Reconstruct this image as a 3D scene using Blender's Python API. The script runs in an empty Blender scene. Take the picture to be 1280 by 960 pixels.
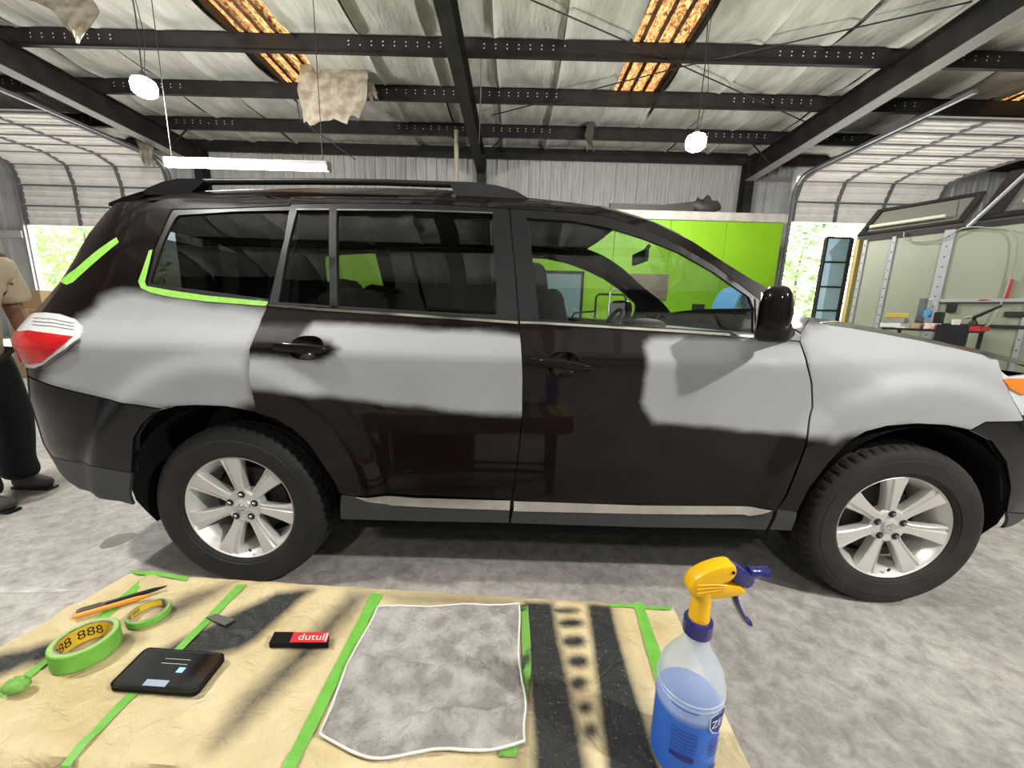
import bpy, bmesh, math, random
import numpy as np
from mathutils import Vector, Matrix
from mathutils.geometry import delaunay_2d_cdt

S = bpy.context.scene
COL = S.collection
rnd = random.Random(7)

# ---------------------------------------------------------------- camera
FPX, PITCH, ROLL, YAW, HC = 482.697, .19003, .027743, -.0045976, 1.2325
_F = np.array([math.sin(YAW)*math.cos(PITCH), math.cos(YAW)*math.cos(PITCH), -math.sin(PITCH)])
_R0 = np.array([math.cos(YAW), -math.sin(YAW), 0.]); _U0 = np.cross(_R0, _F)
_R = math.cos(ROLL)*_R0+math.sin(ROLL)*_U0
_U = -math.sin(ROLL)*_R0+math.cos(ROLL)*_U0
CAMP = np.array([0, 0, HC])
cd = bpy.data.cameras.new('camera'); cam = bpy.data.objects.new('camera', cd); COL.objects.link(cam)
cd.sensor_width = 36; cd.lens = FPX/1280*36; cd.clip_start = .02; cd.clip_end = 300
m = Matrix.Identity(4)
for i in range(3):
    m[i][0], m[i][1], m[i][2], m[i][3] = _R[i], _U[i], -_F[i], CAMP[i]
cam.matrix_world = m
S.camera = cam

# ---------------------------------------------------------------- world, sun, exposure
w = bpy.data.worlds.new('world'); S.world = w; w.use_nodes = True
nt = w.node_tree; bg = nt.nodes['Background']
sky = nt.nodes.new('ShaderNodeTexSky'); sky.sky_type = 'NISHITA'; sky.sun_disc = False
sky.sun_elevation = math.radians(43); sky.sun_rotation = math.radians(15); sky.dust_density = 2.5
nt.links.new(sky.outputs[0], bg.inputs[0]); bg.inputs[1].default_value = .6
sl = bpy.data.lights.new('sun', 'SUN'); sl.energy = 18; sl.angle = .01; sl.color = (1, .95, .86)
sun = bpy.data.objects.new('sun', sl); COL.objects.link(sun)
sun.rotation_euler = Vector((-.22, -1, -.95)).to_track_quat('-Z', 'Y').to_euler()
sun.location = (5, 30, 30)
S.view_settings.view_transform = 'Standard'; S.view_settings.look = 'None'
S.view_settings.exposure = .22; S.view_settings.gamma = 1; S.view_settings.use_curve_mapping = False

# ---------------------------------------------------------------- projection helpers (pixel -> metres on a real plane)
def ray(px, py): return _F+_R*(px-640)/FPX-_U*(py-480)/FPX
def onY(px, py, Y): d = ray(px, py); return CAMP+d*(Y/d[1])
def onZ(px, py, Z): d = ray(px, py); return CAMP+d*((Z-HC)/d[2])
def onX(px, py, X): d = ray(px, py); return CAMP+d*(X/d[0])

# ---------------------------------------------------------------- materials
def hexc(h):
    c = [int(h[i:i+2], 16)/255 for i in (0, 2, 4)]
    return tuple(x/12.92 if x < .04045 else ((x+.055)/1.055)**2.4 for x in c)+(1,)
MATS = {}
def mat(name, col, rough=.5, metal=0, col2=None, scale=8, detail=4, bump=0, bscale=None, coat=0, spec=.5, emit=0, contrast=(.35, .65), stretch=None, bdist=.01):
    if name in MATS: return MATS[name]
    if isinstance(col, str): col = hexc(col)
    if isinstance(col2, str): col2 = hexc(col2)
    mt = bpy.data.materials.new(name); mt.use_nodes = True; n = mt.node_tree.nodes; L = mt.node_tree.links
    b = n['Principled BSDF']; b.inputs['Base Color'].default_value = col
    b.inputs['Roughness'].default_value = rough; b.inputs['Metallic'].default_value = metal
    b.inputs['Coat Weight'].default_value = coat; b.inputs['Coat Roughness'].default_value = .06
    b.inputs['Specular IOR Level'].default_value = spec
    if emit:
        b.inputs['Emission Color'].default_value = col; b.inputs['Emission Strength'].default_value = emit
    if col2 is not None or bump:
        tc = n.new('ShaderNodeTexCoord'); mp = n.new('ShaderNodeMapping'); L.new(tc.outputs['Object'], mp.inputs[0])
        if stretch: mp.inputs['Scale'].default_value = stretch
    if col2 is not None:
        nz = n.new('ShaderNodeTexNoise'); nz.inputs['Scale'].default_value = scale; nz.inputs['Detail'].default_value = detail
        L.new(mp.outputs[0], nz.inputs['Vector'])
        rp = n.new('ShaderNodeValToRGB'); rp.color_ramp.elements[0].position = contrast[0]; rp.color_ramp.elements[1].position = contrast[1]
        rp.color_ramp.elements[0].color = col; rp.color_ramp.elements[1].color = col2
        L.new(nz.outputs[0], rp.inputs[0]); L.new(rp.outputs[0], b.inputs['Base Color'])
    if bump:
        nb = n.new('ShaderNodeTexNoise'); nb.inputs['Scale'].default_value = bscale or scale; nb.inputs['Detail'].default_value = 4
        L.new(mp.outputs[0], nb.inputs['Vector'])
        bp = n.new('ShaderNodeBump'); bp.inputs['Strength'].default_value = bump; bp.inputs['Distance'].default_value = bdist
        L.new(nb.outputs[0], bp.inputs['Height']); L.new(bp.outputs[0], b.inputs['Normal'])
    MATS[name] = mt
    return mt
def glass(name, tint, rough=0.0):
    mt = bpy.data.materials.new(name); mt.use_nodes = True; n = mt.node_tree.nodes; L = mt.node_tree.links
    n.remove(n['Principled BSDF']); out = n['Material Output']
    tr = n.new('ShaderNodeBsdfTransparent'); tr.inputs[0].default_value = tint
    gl = n.new('ShaderNodeBsdfGlossy'); gl.inputs['Roughness'].default_value = rough; gl.inputs[0].default_value = (1, 1, 1, 1)
    fr = n.new('ShaderNodeFresnel'); ge = n.new('ShaderNodeNewGeometry'); mr = n.new('ShaderNodeMapRange'); L.new(ge.outputs['Backfacing'], mr.inputs['Value']); mr.inputs['To Min'].default_value = 1.5; mr.inputs['To Max'].default_value = 1/1.5; L.new(mr.outputs[0], fr.inputs[0])
    mx = n.new('ShaderNodeMixShader'); L.new(fr.outputs[0], mx.inputs[0]); L.new(tr.outputs[0], mx.inputs[1]); L.new(gl.outputs[0], mx.inputs[2])
    L.new(mx.outputs[0], out.inputs[0]); MATS[name] = mt
    return mt

# ---------------------------------------------------------------- mesh collector
class M:
    def __init__(s): s.v = []; s.f = []
    def add(s, v, f):
        o = len(s.v); s.v += [tuple(map(float, p)) for p in v]; s.f += [tuple(i+o for i in q) for q in f]; return s
    def box(s, x0, x1, y0, y1, z0, z1, R=None, T=None):
        v = [Vector((x, y, z)) for z in (z0, z1) for y in (y0, y1) for x in (x0, x1)]
        if R is not None: v = [R @ p for p in v]
        if T is not None: v = [p+Vector(T) for p in v]
        return s.add(v, [(0, 2, 3, 1), (4, 5, 7, 6), (0, 1, 5, 4), (2, 6, 7, 3), (0, 4, 6, 2), (1, 3, 7, 5)])
    def bbox(s, x0, x1, y0, y1, z0, z1, b=.005, R=None, T=None, seg=2):   # bevelled box
        bm = bmesh.new(); bmesh.ops.create_cube(bm, size=1)
        for p in bm.verts: p.co = Vector(((x0+x1)/2+p.co.x*(x1-x0), (y0+y1)/2+p.co.y*(y1-y0), (z0+z1)/2+p.co.z*(z1-z0)))
        bmesh.ops.bevel(bm, geom=bm.edges[:], offset=b, segments=seg, affect='EDGES', profile=.5)
        bm.verts.index_update(); v = [p.co.copy() for p in bm.verts]; f = [[q.index for q in fc.verts] for fc in bm.faces]; bm.free()
        if R is not None: v = [R @ p for p in v]
        if T is not None: v = [p+Vector(T) for p in v]
        return s.add(v, f)
    def tube(s, pts, r, n=8, closed=False, caps=True):
        P = [Vector(p) for p in pts]; k = len(P); rs = r if isinstance(r, (list, tuple)) else [r]*k
        vs = []; up = None
        for i in range(k):
            a = P[i-1] if (i > 0 or closed) else P[i]; b = P[(i+1) % k] if (i < k-1 or closed) else P[i]
            t = (b-a).normalized() if (b-a).length > 1e-9 else Vector((0, 0, 1))
            if up is None:
                up = Vector((0, 0, 1)) if abs(t.z) < .9 else Vector((1, 0, 0))
            u = (up-t*up.dot(t))
            if u.length < 1e-6: u = t.orthogonal()
            u.normalize(); w_ = t.cross(u); up = u
            for j in range(n):
                a_ = 2*math.pi*j/n; vs.append(P[i]+(u*math.cos(a_)+w_*math.sin(a_))*rs[i])
        fs = []
        for i in range(k if closed else k-1):
            for j in range(n):
                a = i*n+j; b = i*n+(j+1) % n; c = ((i+1) % k)*n+(j+1) % n; d = ((i+1) % k)*n+j; fs.append((a, b, c, d))
        if caps and not closed: fs += [tuple(range(n-1, -1, -1)), tuple((k-1)*n+j for j in range(n))]
        return s.add(vs, fs)
    def lathe(s, prof, n=32, axis='z', T=(0, 0, 0), cap0=False, cap1=False):   # prof: (r, h)
        vs = []
        for r, h in prof:
            for j in range(n):
                a = 2*math.pi*j/n; c, d = r*math.cos(a), r*math.sin(a)
                p = (c, d, h) if axis == 'z' else ((c, h, -d) if axis == 'y' else (h, c, d))
                vs.append((p[0]+T[0], p[1]+T[1], p[2]+T[2]))
        fs = []
        for i in range(len(prof)-1):
            for j in range(n): fs.append((i*n+j, i*n+(j+1) % n, (i+1)*n+(j+1) % n, (i+1)*n+j))
        if cap0: fs.append(tuple(range(n-1, -1, -1)))
        if cap1: fs.append(tuple((len(prof)-1)*n+j for j in range(n)))
        return s.add(vs, fs)
    def grid(s, nu, nv, fn):
        vs = [fn(i/(nu-1), j/(nv-1)) for j in range(nv) for i in range(nu)]
        fs = [(j*nu+i, j*nu+i+1, (j+1)*nu+i+1, (j+1)*nu+i) for j in range(nv-1) for i in range(nu-1)]
        return s.add(vs, fs)
    def prism(s, poly, d, flip=False):        # poly: list of 3D points (planar), d: extrusion vector
        n = len(poly); P = [Vector(p) for p in poly]; Q = [p+Vector(d) for p in P]
        return s.add(P+Q, [tuple(range(n)), tuple(range(2*n-1, n-1, -1))]+[(i, i+n, (i+1) % n+n, (i+1) % n) for i in range(n)])
    def sell(s, c, r, e=.5, nu=20, nv=14, R=None):     # super-ellipsoid
        f = lambda x: math.copysign(abs(x)**e, x)
        vs = []
        for j in range(nv+1):
            ph = -math.pi/2+math.pi*j/nv
            for i in range(nu):
                th = 2*math.pi*i/nu
                p = Vector((r[0]*f(math.cos(ph))*f(math.cos(th)), r[1]*f(math.cos(ph))*f(math.sin(th)), r[2]*f(math.sin(ph))))
                if R is not None: p = R @ p
                vs.append(p+Vector(c))
        fs = [(j*nu+i, j*nu+(i+1) % nu, (j+1)*nu+(i+1) % nu, (j+1)*nu+i) for j in range(nv) for i in range(nu)]
        return s.add(vs, fs)
    def mesh(s, name, mt, smooth=None, org=None, recalc=True):
        me = bpy.data.meshes.new(name)
        vv = s.v if org is None else [(p[0]-org[0], p[1]-org[1], p[2]-org[2]) for p in s.v]
        me.from_pydata(vv, [], s.f); 
        if recalc:
            bm = bmesh.new(); bm.from_mesh(me); bmesh.ops.remove_doubles(bm, verts=bm.verts, dist=1e-6)
            bmesh.ops.recalc_face_normals(bm, faces=bm.faces); bm.to_mesh(me); bm.free()
        if smooth is not None:
            me.polygons.foreach_set('use_smooth', [True]*len(me.polygons))
            if smooth < 180: me.set_sharp_from_angle(angle=math.radians(smooth))
        if mt is not None: me.materials.append(mt)
        return me
    def make(s, name, mt, parent=None, smooth=None, org=None, loc=None, recalc=True):
        """org: world point the coordinates are relative to.  For a top-level mesh without org/loc the base becomes the origin."""
        if parent is None and org is None and loc is None:
            a = np.array(s.v); org = ((a[:, 0].min()+a[:, 0].max())/2, (a[:, 1].min()+a[:, 1].max())/2, a[:, 2].min()); loc = org
        o = bpy.data.objects.new(name, s.mesh(name, mt, smooth, org, recalc)); COL.objects.link(o)
        if parent is not None: o.parent = parent
        if loc is not None: o.location = loc
        return o
def empty(name, loc=(0, 0, 0), rz=0, parent=None):
    o = bpy.data.objects.new(name, None); COL.objects.link(o); o.location = loc; o.rotation_euler = (0, 0, rz); o.empty_display_size = .1
    if parent: o.parent = parent
    return o
def tag(o, label, cat, group=None):
    o['label'] = label; o['category'] = cat
    if group: o['group'] = group
    return o
def thing(name, label, cat, loc=(0, 0, 0), rz=0, group=None): return tag(empty(name, loc, rz), label, cat, group)
def struct(o): o['kind'] = 'structure'; return o
def copy_tree(o, parent=None):
    c = o.copy(); COL.objects.link(c)
    if parent is not None: c.parent = parent
    for ch in list(o.children): copy_tree(ch, c)
    return c
def text_geo(txt, size, ext=0):
    cu = bpy.data.curves.new('t', 'FONT'); cu.body = txt; cu.size = size; cu.extrude = ext; cu.align_x = 'CENTER'; cu.align_y = 'CENTER'
    o = bpy.data.objects.new('t', cu); me = o.to_mesh()
    v = [p.co.copy() for p in me.vertices]; f = [tuple(p.vertices) for p in me.polygons]
    o.to_mesh_clear(); bpy.data.objects.remove(o); bpy.data.curves.remove(cu)
    return v, f
def bez(pts, n=8):     # Catmull-Rom through 2D/3D points
    P = [np.array(p, float) for p in pts]; P = [2*P[0]-P[1]]+P+[2*P[-1]-P[-2]]; o = []
    for i in range(1, len(P)-2):
        for k in range(n):
            t = k/n; a, b, c, d = P[i-1:i+3]
            o.append(.5*((2*b)+(c-a)*t+(2*a-5*b+4*c-d)*t*t+(3*b-a-3*c+d)*t**3))
    o.append(P[-2]); return o
def nz3(x, y, z=0.):   # cheap smooth noise
    return (math.sin(x*1.7+y*2.3+z)+math.sin(x*3.1-y*1.3+1.7+z*2)+.6*math.sin(x*5.3+y*4.1+.4)+.4*math.sin(-x*7.7+y*9.1+2.2))/3
# ================================================================ SETTING
concrete = None
def concrete_mat():
    mt = bpy.data.materials.new('concrete'); mt.use_nodes = True; n = mt.node_tree.nodes; L = mt.node_tree.links; b = n['Principled BSDF']
    tc = n.new('ShaderNodeTexCoord')
    def noise(sc, det, rough=.6, dist=0):
        q = n.new('ShaderNodeTexNoise'); q.inputs['Scale'].default_value = sc; q.inputs['Detail'].default_value = det; q.inputs['Roughness'].default_value = rough
        q.inputs['Distortion'].default_value = dist; L.new(tc.outputs['Object'], q.inputs['Vector']); return q
    def ramp(src, p0, c0, p1, c1):
        r = n.new('ShaderNodeValToRGB'); r.color_ramp.elements[0].position = p0; r.color_ramp.elements[1].position = p1
        r.color_ramp.elements[0].color = c0; r.color_ramp.elements[1].color = c1; L.new(src, r.inputs[0]); return r
    def mul(a, bb, f=1, mode='MULTIPLY'):
        x = n.new('ShaderNodeMix'); x.data_type = 'RGBA'; x.blend_type = mode; x.inputs[0].default_value = f
        L.new(a, x.inputs[6]); L.new(bb, x.inputs[7]); return x.outputs[2]
    c1 = ramp(noise(1.3, 6, .65, .6).outputs[0], .34, (.34, .322, .308, 1), .66, (.55, .53, .505, 1))
    c2 = ramp(noise(15, 8, .75, .4).outputs[0], .36, (.62, .60, .58, 1), .64, (1.12, 1.10, 1.08, 1))
    c3 = ramp(noise(4.5, 8, .7, 1.5).outputs[0], .56, (1, 1, 1, 1), .74, (.66, .62, .6, 1))
    c4 = ramp(noise(160, 3).outputs[0], .68, (1, 1, 1, 1), .76, (1.35, 1.35, 1.33, 1))
    o = mul(mul(mul(c1.outputs[0], c2.outputs[0]), c3.outputs[0], .7), c4.outputs[0], .8)
    L.new(o, b.inputs['Base Color'])
    rr = ramp(noise(3, 5).outputs[0], .35, (.42, .42, .42, 1), .65, (.62, .62, .62, 1)); L.new(rr.outputs[0], b.inputs['Roughness'])
    bp = n.new('ShaderNodeBump'); bp.inputs['Strength'].default_value = .35; bp.inputs['Distance'].default_value = .004
    L.new(noise(40, 6, .7).outputs[0], bp.inputs['Height']); L.new(bp.outputs[0], b.inputs['Normal'])
    return mt
concrete = concrete_mat()
steel_dark = mat('dark painted steel', (.014, .0135, .014, 1), .5, 0, (.028, .024, .022, 1), 3, spec=.3)
steel_edge = mat('pale steel edge', (.23, .22, .21, 1), .5)
sheet_w = mat('pale ribbed metal', (.40, .40, .385, 1), .45, 0, (.52, .52, .50, 1), 3, stretch=(6, 1, .5))
sheet_g = mat('grey ribbed metal', (.36, .37, .38, 1), .5, 0, (.46, .47, .47, 1), 2)
insul = mat('vinyl faced insulation', (.44, .435, .385, 1), .5, 0, (.63, .62, .57, 1), 1.6, bump=.5, bscale=5, bdist=.05, stretch=(3, .8, 1))
insul_brown = mat('torn insulation', (.27, .22, .15, 1), .8, 0, (.50, .46, .38, 1), 5, bump=.5, bscale=14, bdist=.02)
galv = mat('galvanised track', (.33, .34, .35, 1), .4, .6)

YB, YFr, XL, XR = 12.0, -9.0, -17.0, 17.0
HT = lambda y: 5.70+.03*(12-y)                       # roof underside
fl = struct(M().box(XL, XR, YFr, YB+.1, -.2, 0).make('floor', concrete, org=(0, 0, 0), loc=(0, 0, 0)))
# painted remnant of a white line on the floor, a dried stain
white_line = mat('worn white floor paint', (.62, .62, .60, 1), .6, 0, (.4, .39, .38, 1), 14)
stain = mat('oil stain', (.16, .135, .11, 1), .35, 0, (.22, .19, .16, 1), 20)
def floor_patch(px, mt, nm, z=.0015):
    P = [onZ(x, y, 0) for x, y in px]; P = [(p[0], p[1], 0.0002) for p in P]
    o = M().prism(P, (0, 0, z)).make(nm, mt, fl); return o
floor_patch([(124, 684), (131, 675), (147, 668), (166, 665.5), (171, 668), (160, 676), (143, 683), (128, 686)], stain, 'floor_stain')
floor_patch([(-60, 735), (-10, 733), (25, 732.5), (70, 736), (104, 738.5), (60, 741), (0, 741), (-60, 742)], white_line, 'worn_line')

def ribbed(x0, x1, z0, z1, y, mt, parent, pitch=.30, step=.914, nm='metal_sheet', sgn=-1):
    n = max(1, round((x1-x0)/step)); wd = (x1-x0)/n
    for i in range(n):
        a = x0+i*wd; k = max(1, round(wd/pitch)); p = wd/k; prof = []
        for j in range(k):
            b = a+j*p
            prof += [(b, 0), (b+p*.36, 0), (b+p*.40, .012), (b+p*.46, .012), (b+p*.5, 0), (b+p*.78, 0), (b+p*.80, .06), (b+p*.93, .06), (b+p*.95, 0)]
        prof.append((a+wd, 0))
        q = M(); top = [(u, y+sgn*(d+.004*(i % 2)), z1) for u, d in prof]; bot = [(u, y+sgn*(d+.004*(i % 2)), z0) for u, d in prof]
        m_ = len(prof); q.add(bot+top, [(j, j+1, j+1+m_, j+m_) for j in range(m_-1)])
        q.make(nm, mt, parent, recalc=False)
# back wall: mid bay plus the strips beside the two open doors
wb = struct(M().box(XL, -14.6, YB+.02, YB+.12, 0, 6)  .box(-9.98, 7.86, YB+.02, YB+.12, 0, 6).box(12.1, XR, YB+.02, YB+.12, 0, 6).box(-14.6, -9.98, YB+.02, YB+.12, 5.0, 6).box(7.86, 12.1, YB+.02, YB+.12, 5.2, 6)
            .make('wall_back', sheet_g, org=(0, YB, 0), loc=(0, YB, 0)))
ob = (0, YB, 0)
class WB:                                            # shift helper: children of wall_back are given relative to it
    pass
def rib_wb(x0, x1, z0, z1, mt):
    ribbed(x0, x1, z0, z1, 0, mt, wb)
rib_wb(-9.98, -1.2, 0, 5.75, sheet_w); rib_wb(-1.2, 6.2, 0, 5.75, sheet_w); rib_wb(6.35, 7.86, 0, 5.75, sheet_g)
rib_wb(-17, -14.62, 0, 5.75, sheet_g); rib_wb(12.1, 14.8, 0, 5.75, sheet_g)
for x in (-9.0, -1.08, 6.4):
    c = M(); c.box(x-.12, x+.12, -.34, -.32, 0, 5.5).box(x-.12, x+.12, -.06, -.04, 0, 5.5).box(x-.012, x+.012, -.33, -.05, 0, 5.5)
    c.make('column', steel_dark, wb)
for x0, x1, z in ((-17, -14.6, 3.02), (12.1, 17, 3.0), (-17, -14.6, 1.2)):
    M().box(x0, x1, -.16, -.03, z-.1, z+.1).make('girt', sheet_w, wb)
M().box(6.45, 7.8, -.1, -.03, 5.02, 5.12).make('header_angle', steel_edge, wb)
for nm, x, y0, y1 in (('wall_left', XL, YFr, YB), ('wall_right', XR, YFr, YB)):
    struct(M().box(x-.1 if x < 0 else x, x if x < 0 else x+.1, y0, y1, 0, 6.4).make(nm, sheet_g))
# wall behind the photographer
wf = M()
wf.box(-17, 17, YFr-.1, YFr, 0, 6.6)
struct(wf.make('wall_front', sheet_g))

# ---- ceiling: purlins, rafters, insulation blankets, corroded skylights
ce = M()
sky_x = [(-5.05, -3.98), (1.85, 2.88), (9.75, 10.85)]
def roof_piece(x0, x1, y0, y1):
    ce.add([(x0, y0, HT(y0)+.12), (x1, y0, HT(y0)+.12), (x1, y1, HT(y1)+.12), (x0, y1, HT(y1)+.12), (x0, y0, HT(y0)+.16), (x1, y0, HT(y0)+.16), (x1, y1, HT(y1)+.16), (x0, y1, HT(y1)+.16)],
           [(0, 1, 2, 3), (7, 6, 5, 4), (0, 4, 5, 1), (1, 5, 6, 2), (2, 6, 7, 3), (3, 7, 4, 0)])
ys0, ys1 = 5.2, 9.45
roof_piece(XL-.3, XR+.3, YFr-.3, ys0); roof_piece(XL-.3, XR+.3, ys1, YB+.3)
xs = [XL-.3]+[v for p in sky_x for v in p]+[XR+.3]
for i in range(0, len(xs), 2): roof_piece(xs[i], xs[i+1], ys0, ys1)
ceil = struct(ce.make('ceiling', sheet_g, org=(0, 0, 0), loc=(0, 0, 0)))
PY = [11.9, 10.62, 9.1, 7.68, 6.2, 4.7, 3.2, 1.7, .2, -1.3, -2.8, -4.3, -5.8, -7.3]
hole_m = mat('painted hole light', (.8, .8, .76, 1), .5)  # off-white discs painted for light showing through the purlin holes
for k, y in enumerate(PY):
    h = .31; zt = HT(y); p = M()
    p.box(XL, XR, y, y+.008, zt-h, zt).box(XL, XR, y-.07, y, zt-h, zt-h+.008).box(XL, XR, y, y+.07, zt-.008, zt)
    po = p.make('purlin', steel_dark, ceil)
    if 0 < k < 5:
        q = M()
        for xr in (-9.0, -1.08, 6.4):
            for j in list(range(2, 10))+list(range(-10, -1)):
                pass
                for dz in (.09, .15):
                    if rnd.random() < .05: continue
                    x = xr+j*.2+(.04 if j < 0 else 0)
                    q.add([(x+.013*math.cos(a), y-.0015, zt-dz+.013*math.sin(a)) for a in [i*math.pi/3 for i in range(6)]], [tuple(range(6))])
        qo = q.make('hole_light_discs', hole_m, po, recalc=False); qo['kind'] = 'stuff'
for x in (-16.6, -9.0, -1.08, 6.4, 14.0):
    r = M(); wdt = .13 if x != -1.08 else .11
    zb = lambda y: HT(y)-.27-.50+.02*(12-y)*.3; zt = lambda y: HT(y)-.275
    def sl_(xa, xb, fa, fb, mm):
        y0, y1 = YFr+.1, 11.7
        mm.add([(xa, y0, fa(y0)), (xb, y0, fa(y0)), (xb, y1, fa(y1)), (xa, y1, fa(y1)), (xa, y0, fb(y0)), (xb, y0, fb(y0)), (xb, y1, fb(y1)), (xa, y1, fb(y1))],
               [(0, 3, 2, 1), (4, 5, 6, 7), (0, 1, 5, 4), (1, 2, 6, 5), (2, 3, 7, 6), (3, 0, 4, 7)])
    sl_(x-.008, x+.008, zb, zt, r); sl_(x-wdt, x+wdt, lambda y: zt(y)-.014, zt, r)
    ro = r.make('rafter', steel_dark, ceil)
    f = M(); sl_(x-wdt, x+wdt, lambda y: zb(y)-.014, zb, f); f.make('bottom_flange', steel_edge if abs(x+1.08) > .1 else steel_dark, ro)  # light on the side rafters' flanges put into a paler colour
    for s_ in (-1, 1):
        M().tube([(x+s_*.10, 10.62, zb(10.62)), (x+s_*.75, 10.62, HT(10.62)-.2)], .022, 6).make('flange_brace', steel_dark, ro)
# insulation blankets, sagging between the purlins, with folded seams
def blanket(x0, x1, seed):
    ys = []
    pys = sorted(PY)+[]
    edge = [YFr]+pys+[YB+.1]
    rows = []
    for a, b in zip(edge[:-1], edge[1:]):
        if b < 4: nseg = 4
        else: nseg = 9
        for i in range(nseg):
            rows.append((a+(b-a)*i/nseg, math.sin(math.pi*i/nseg)*(.10 if b-a > .7 else .03)))
    rows.append((YB+.1, 0)); nx = 15; g = M(); vs = []
    for y, sag in rows:
        for i in range(nx):
            u = i/(nx-1); ed = min(u, 1-u)
            fold = .10*math.exp(-(ed/.035)**2)
            wv = .018*nz3(u*2.2+seed, y*2.5, seed)*(1 if sag > .005 else 0)
            vs.append((x0+(x1-x0)*u+.03*math.sin(y*1.3+seed)*(1 if 0 < i < nx-1 else 1)*.6, y, HT(y)+.035-sag*(.75+.35*math.sin(seed*3+y))-fold*(1 if sag > .02 else .35)-wv))
    fs = [(j*nx+i, (j+1)*nx+i, (j+1)*nx+i+1, j*nx+i+1) for j in range(len(rows)-1) for i in range(nx-1)]
    g.add(vs, fs); g.make('insulation_blanket', insul, ceil, smooth=50, recalc=False)
    return rows
def blanket_run(x0, x1, n, seed):
    for i in range(n): blanket(x0+(x1-x0)*i/n, x0+(x1-x0)*(i+1)/n, seed+i*1.37)
def blanket_short(x0, x1, y0, y1, seed):             # beyond the skylight ends
    edge = sorted([y for y in PY if y0 < y < y1]+[y0, y1]); rows = []
    for a, b in zip(edge[:-1], edge[1:]):
        for i in range(7): rows.append((a+(b-a)*i/7, .1*math.sin(math.pi*i/7)*(1 if b-a > .7 else .3)))
    rows.append((y1, 0)); nx = 9
    vs = [(x0+(x1-x0)*i/(nx-1), y, HT(y)+.035-s_-.06*math.exp(-(min(i, nx-1-i)/(nx-1)/.05)**2)*(s_ > .02)) for y, s_ in rows for i in range(nx)]
    M().add(vs, [(j*nx+i, (j+1)*nx+i, (j+1)*nx+i+1, j*nx+i+1) for j in range(len(rows)-1) for i in range(nx-1)]).make('insulation_blanket', insul, ceil, smooth=50, recalc=False)
blanket_run(XL, sky_x[0][0], 10, .3); blanket_run(sky_x[0][1], sky_x[1][0], 5, 4.1); blanket_run(sky_x[1][1], sky_x[2][0], 6, 8.3); blanket_run(sky_x[2][1], XR, 5, 12.9)
for a, b in sky_x:
    blanket_short(a, b, ys1, YB+.1, a); blanket_short(a, b, YFr, ys0, b)
def rust_sky():
    mt = bpy.data.materials.new('corroded skylight'); mt.use_nodes = True; n = mt.node_tree.nodes; L = mt.node_tree.links; n.remove(n['Principled BSDF'])
    tc = n.new('ShaderNodeTexCoord'); mp = n.new('ShaderNodeMapping'); L.new(tc.outputs['Object'], mp.inputs[0]); mp.inputs['Scale'].default_value = (2.4, 1.0, 1)
    a = n.new('ShaderNodeTexNoise'); a.inputs['Scale'].default_value = 9; a.inputs['Detail'].default_value = 9; a.inputs['Roughness'].default_value = .72; a.inputs['Distortion'].default_value = 1.2; L.new(mp.outputs[0], a.inputs['Vector'])
    r = n.new('ShaderNodeValToRGB'); L.new(a.outputs[0], r.inputs[0]); e = r.color_ramp.elements
    e[0].position = .38; e[0].color = (.035, .015, .007, 1); e[1].position = .66; e[1].color = (.50, .32, .13, 1)
    x = e.new(.46); x.color = (.13, .06, .025, 1); x = e.new(.55); x.color = (.34, .17, .055, 1)
    tr = n.new('ShaderNodeBsdfTranslucent'); L.new(r.outputs[0], tr.inputs[0]); df = n.new('ShaderNodeBsdfDiffuse'); L.new(r.outputs[0], df.inputs[0])
    mx = n.new('ShaderNodeMixShader'); mx.inputs[0].default_value = .25; L.new(tr.outputs[0], mx.inputs[1]); L.new(df.outputs[0], mx.inputs[2]); L.new(mx.outputs[0], n['Material Output'].inputs[0])
    return mt
rsm = rust_sky()
for a, b in sky_x:
    prof = []
    nn = 4; p = (b-a)/nn
    for j in range(nn): prof += [(a+j*p, .0), (a+j*p+p*.55, .0), (a+j*p+p*.68, -.045), (a+j*p+p*.87, -.045)]
    prof.append((b, 0)); q = M(); k = len(prof); vs = []
    for y in (ys0, 6.5, 8, ys1): vs += [(u, y, HT(y)+.10+d*1.3) for u, d in prof]
    q.add(vs, [(r_*k+j, (r_+1)*k+j, (r_+1)*k+j+1, r_*k+j+1) for r_ in range(3) for j in range(k-1)])
    so = q.make('skylight_panel', rsm, ceil, recalc=False)
    for j in range(nn):
        xx = a+(j+.775)*p
        M().box(xx-.035, xx+.035, ys0, ys1, HT(7.3)+.02, HT(7.3)+.03).make('skylight_rib', mat('rusted rib', (.06, .03, .015, 1), .8, 0, (.16, .08, .03, 1), 12), so)
    for xx in (a, b):
        M().box(xx-.02, xx+.02, ys0, ys1, HT(7.3)-.06, HT(7.3)+.1).make('skylight_edge', steel_dark, so)

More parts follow.
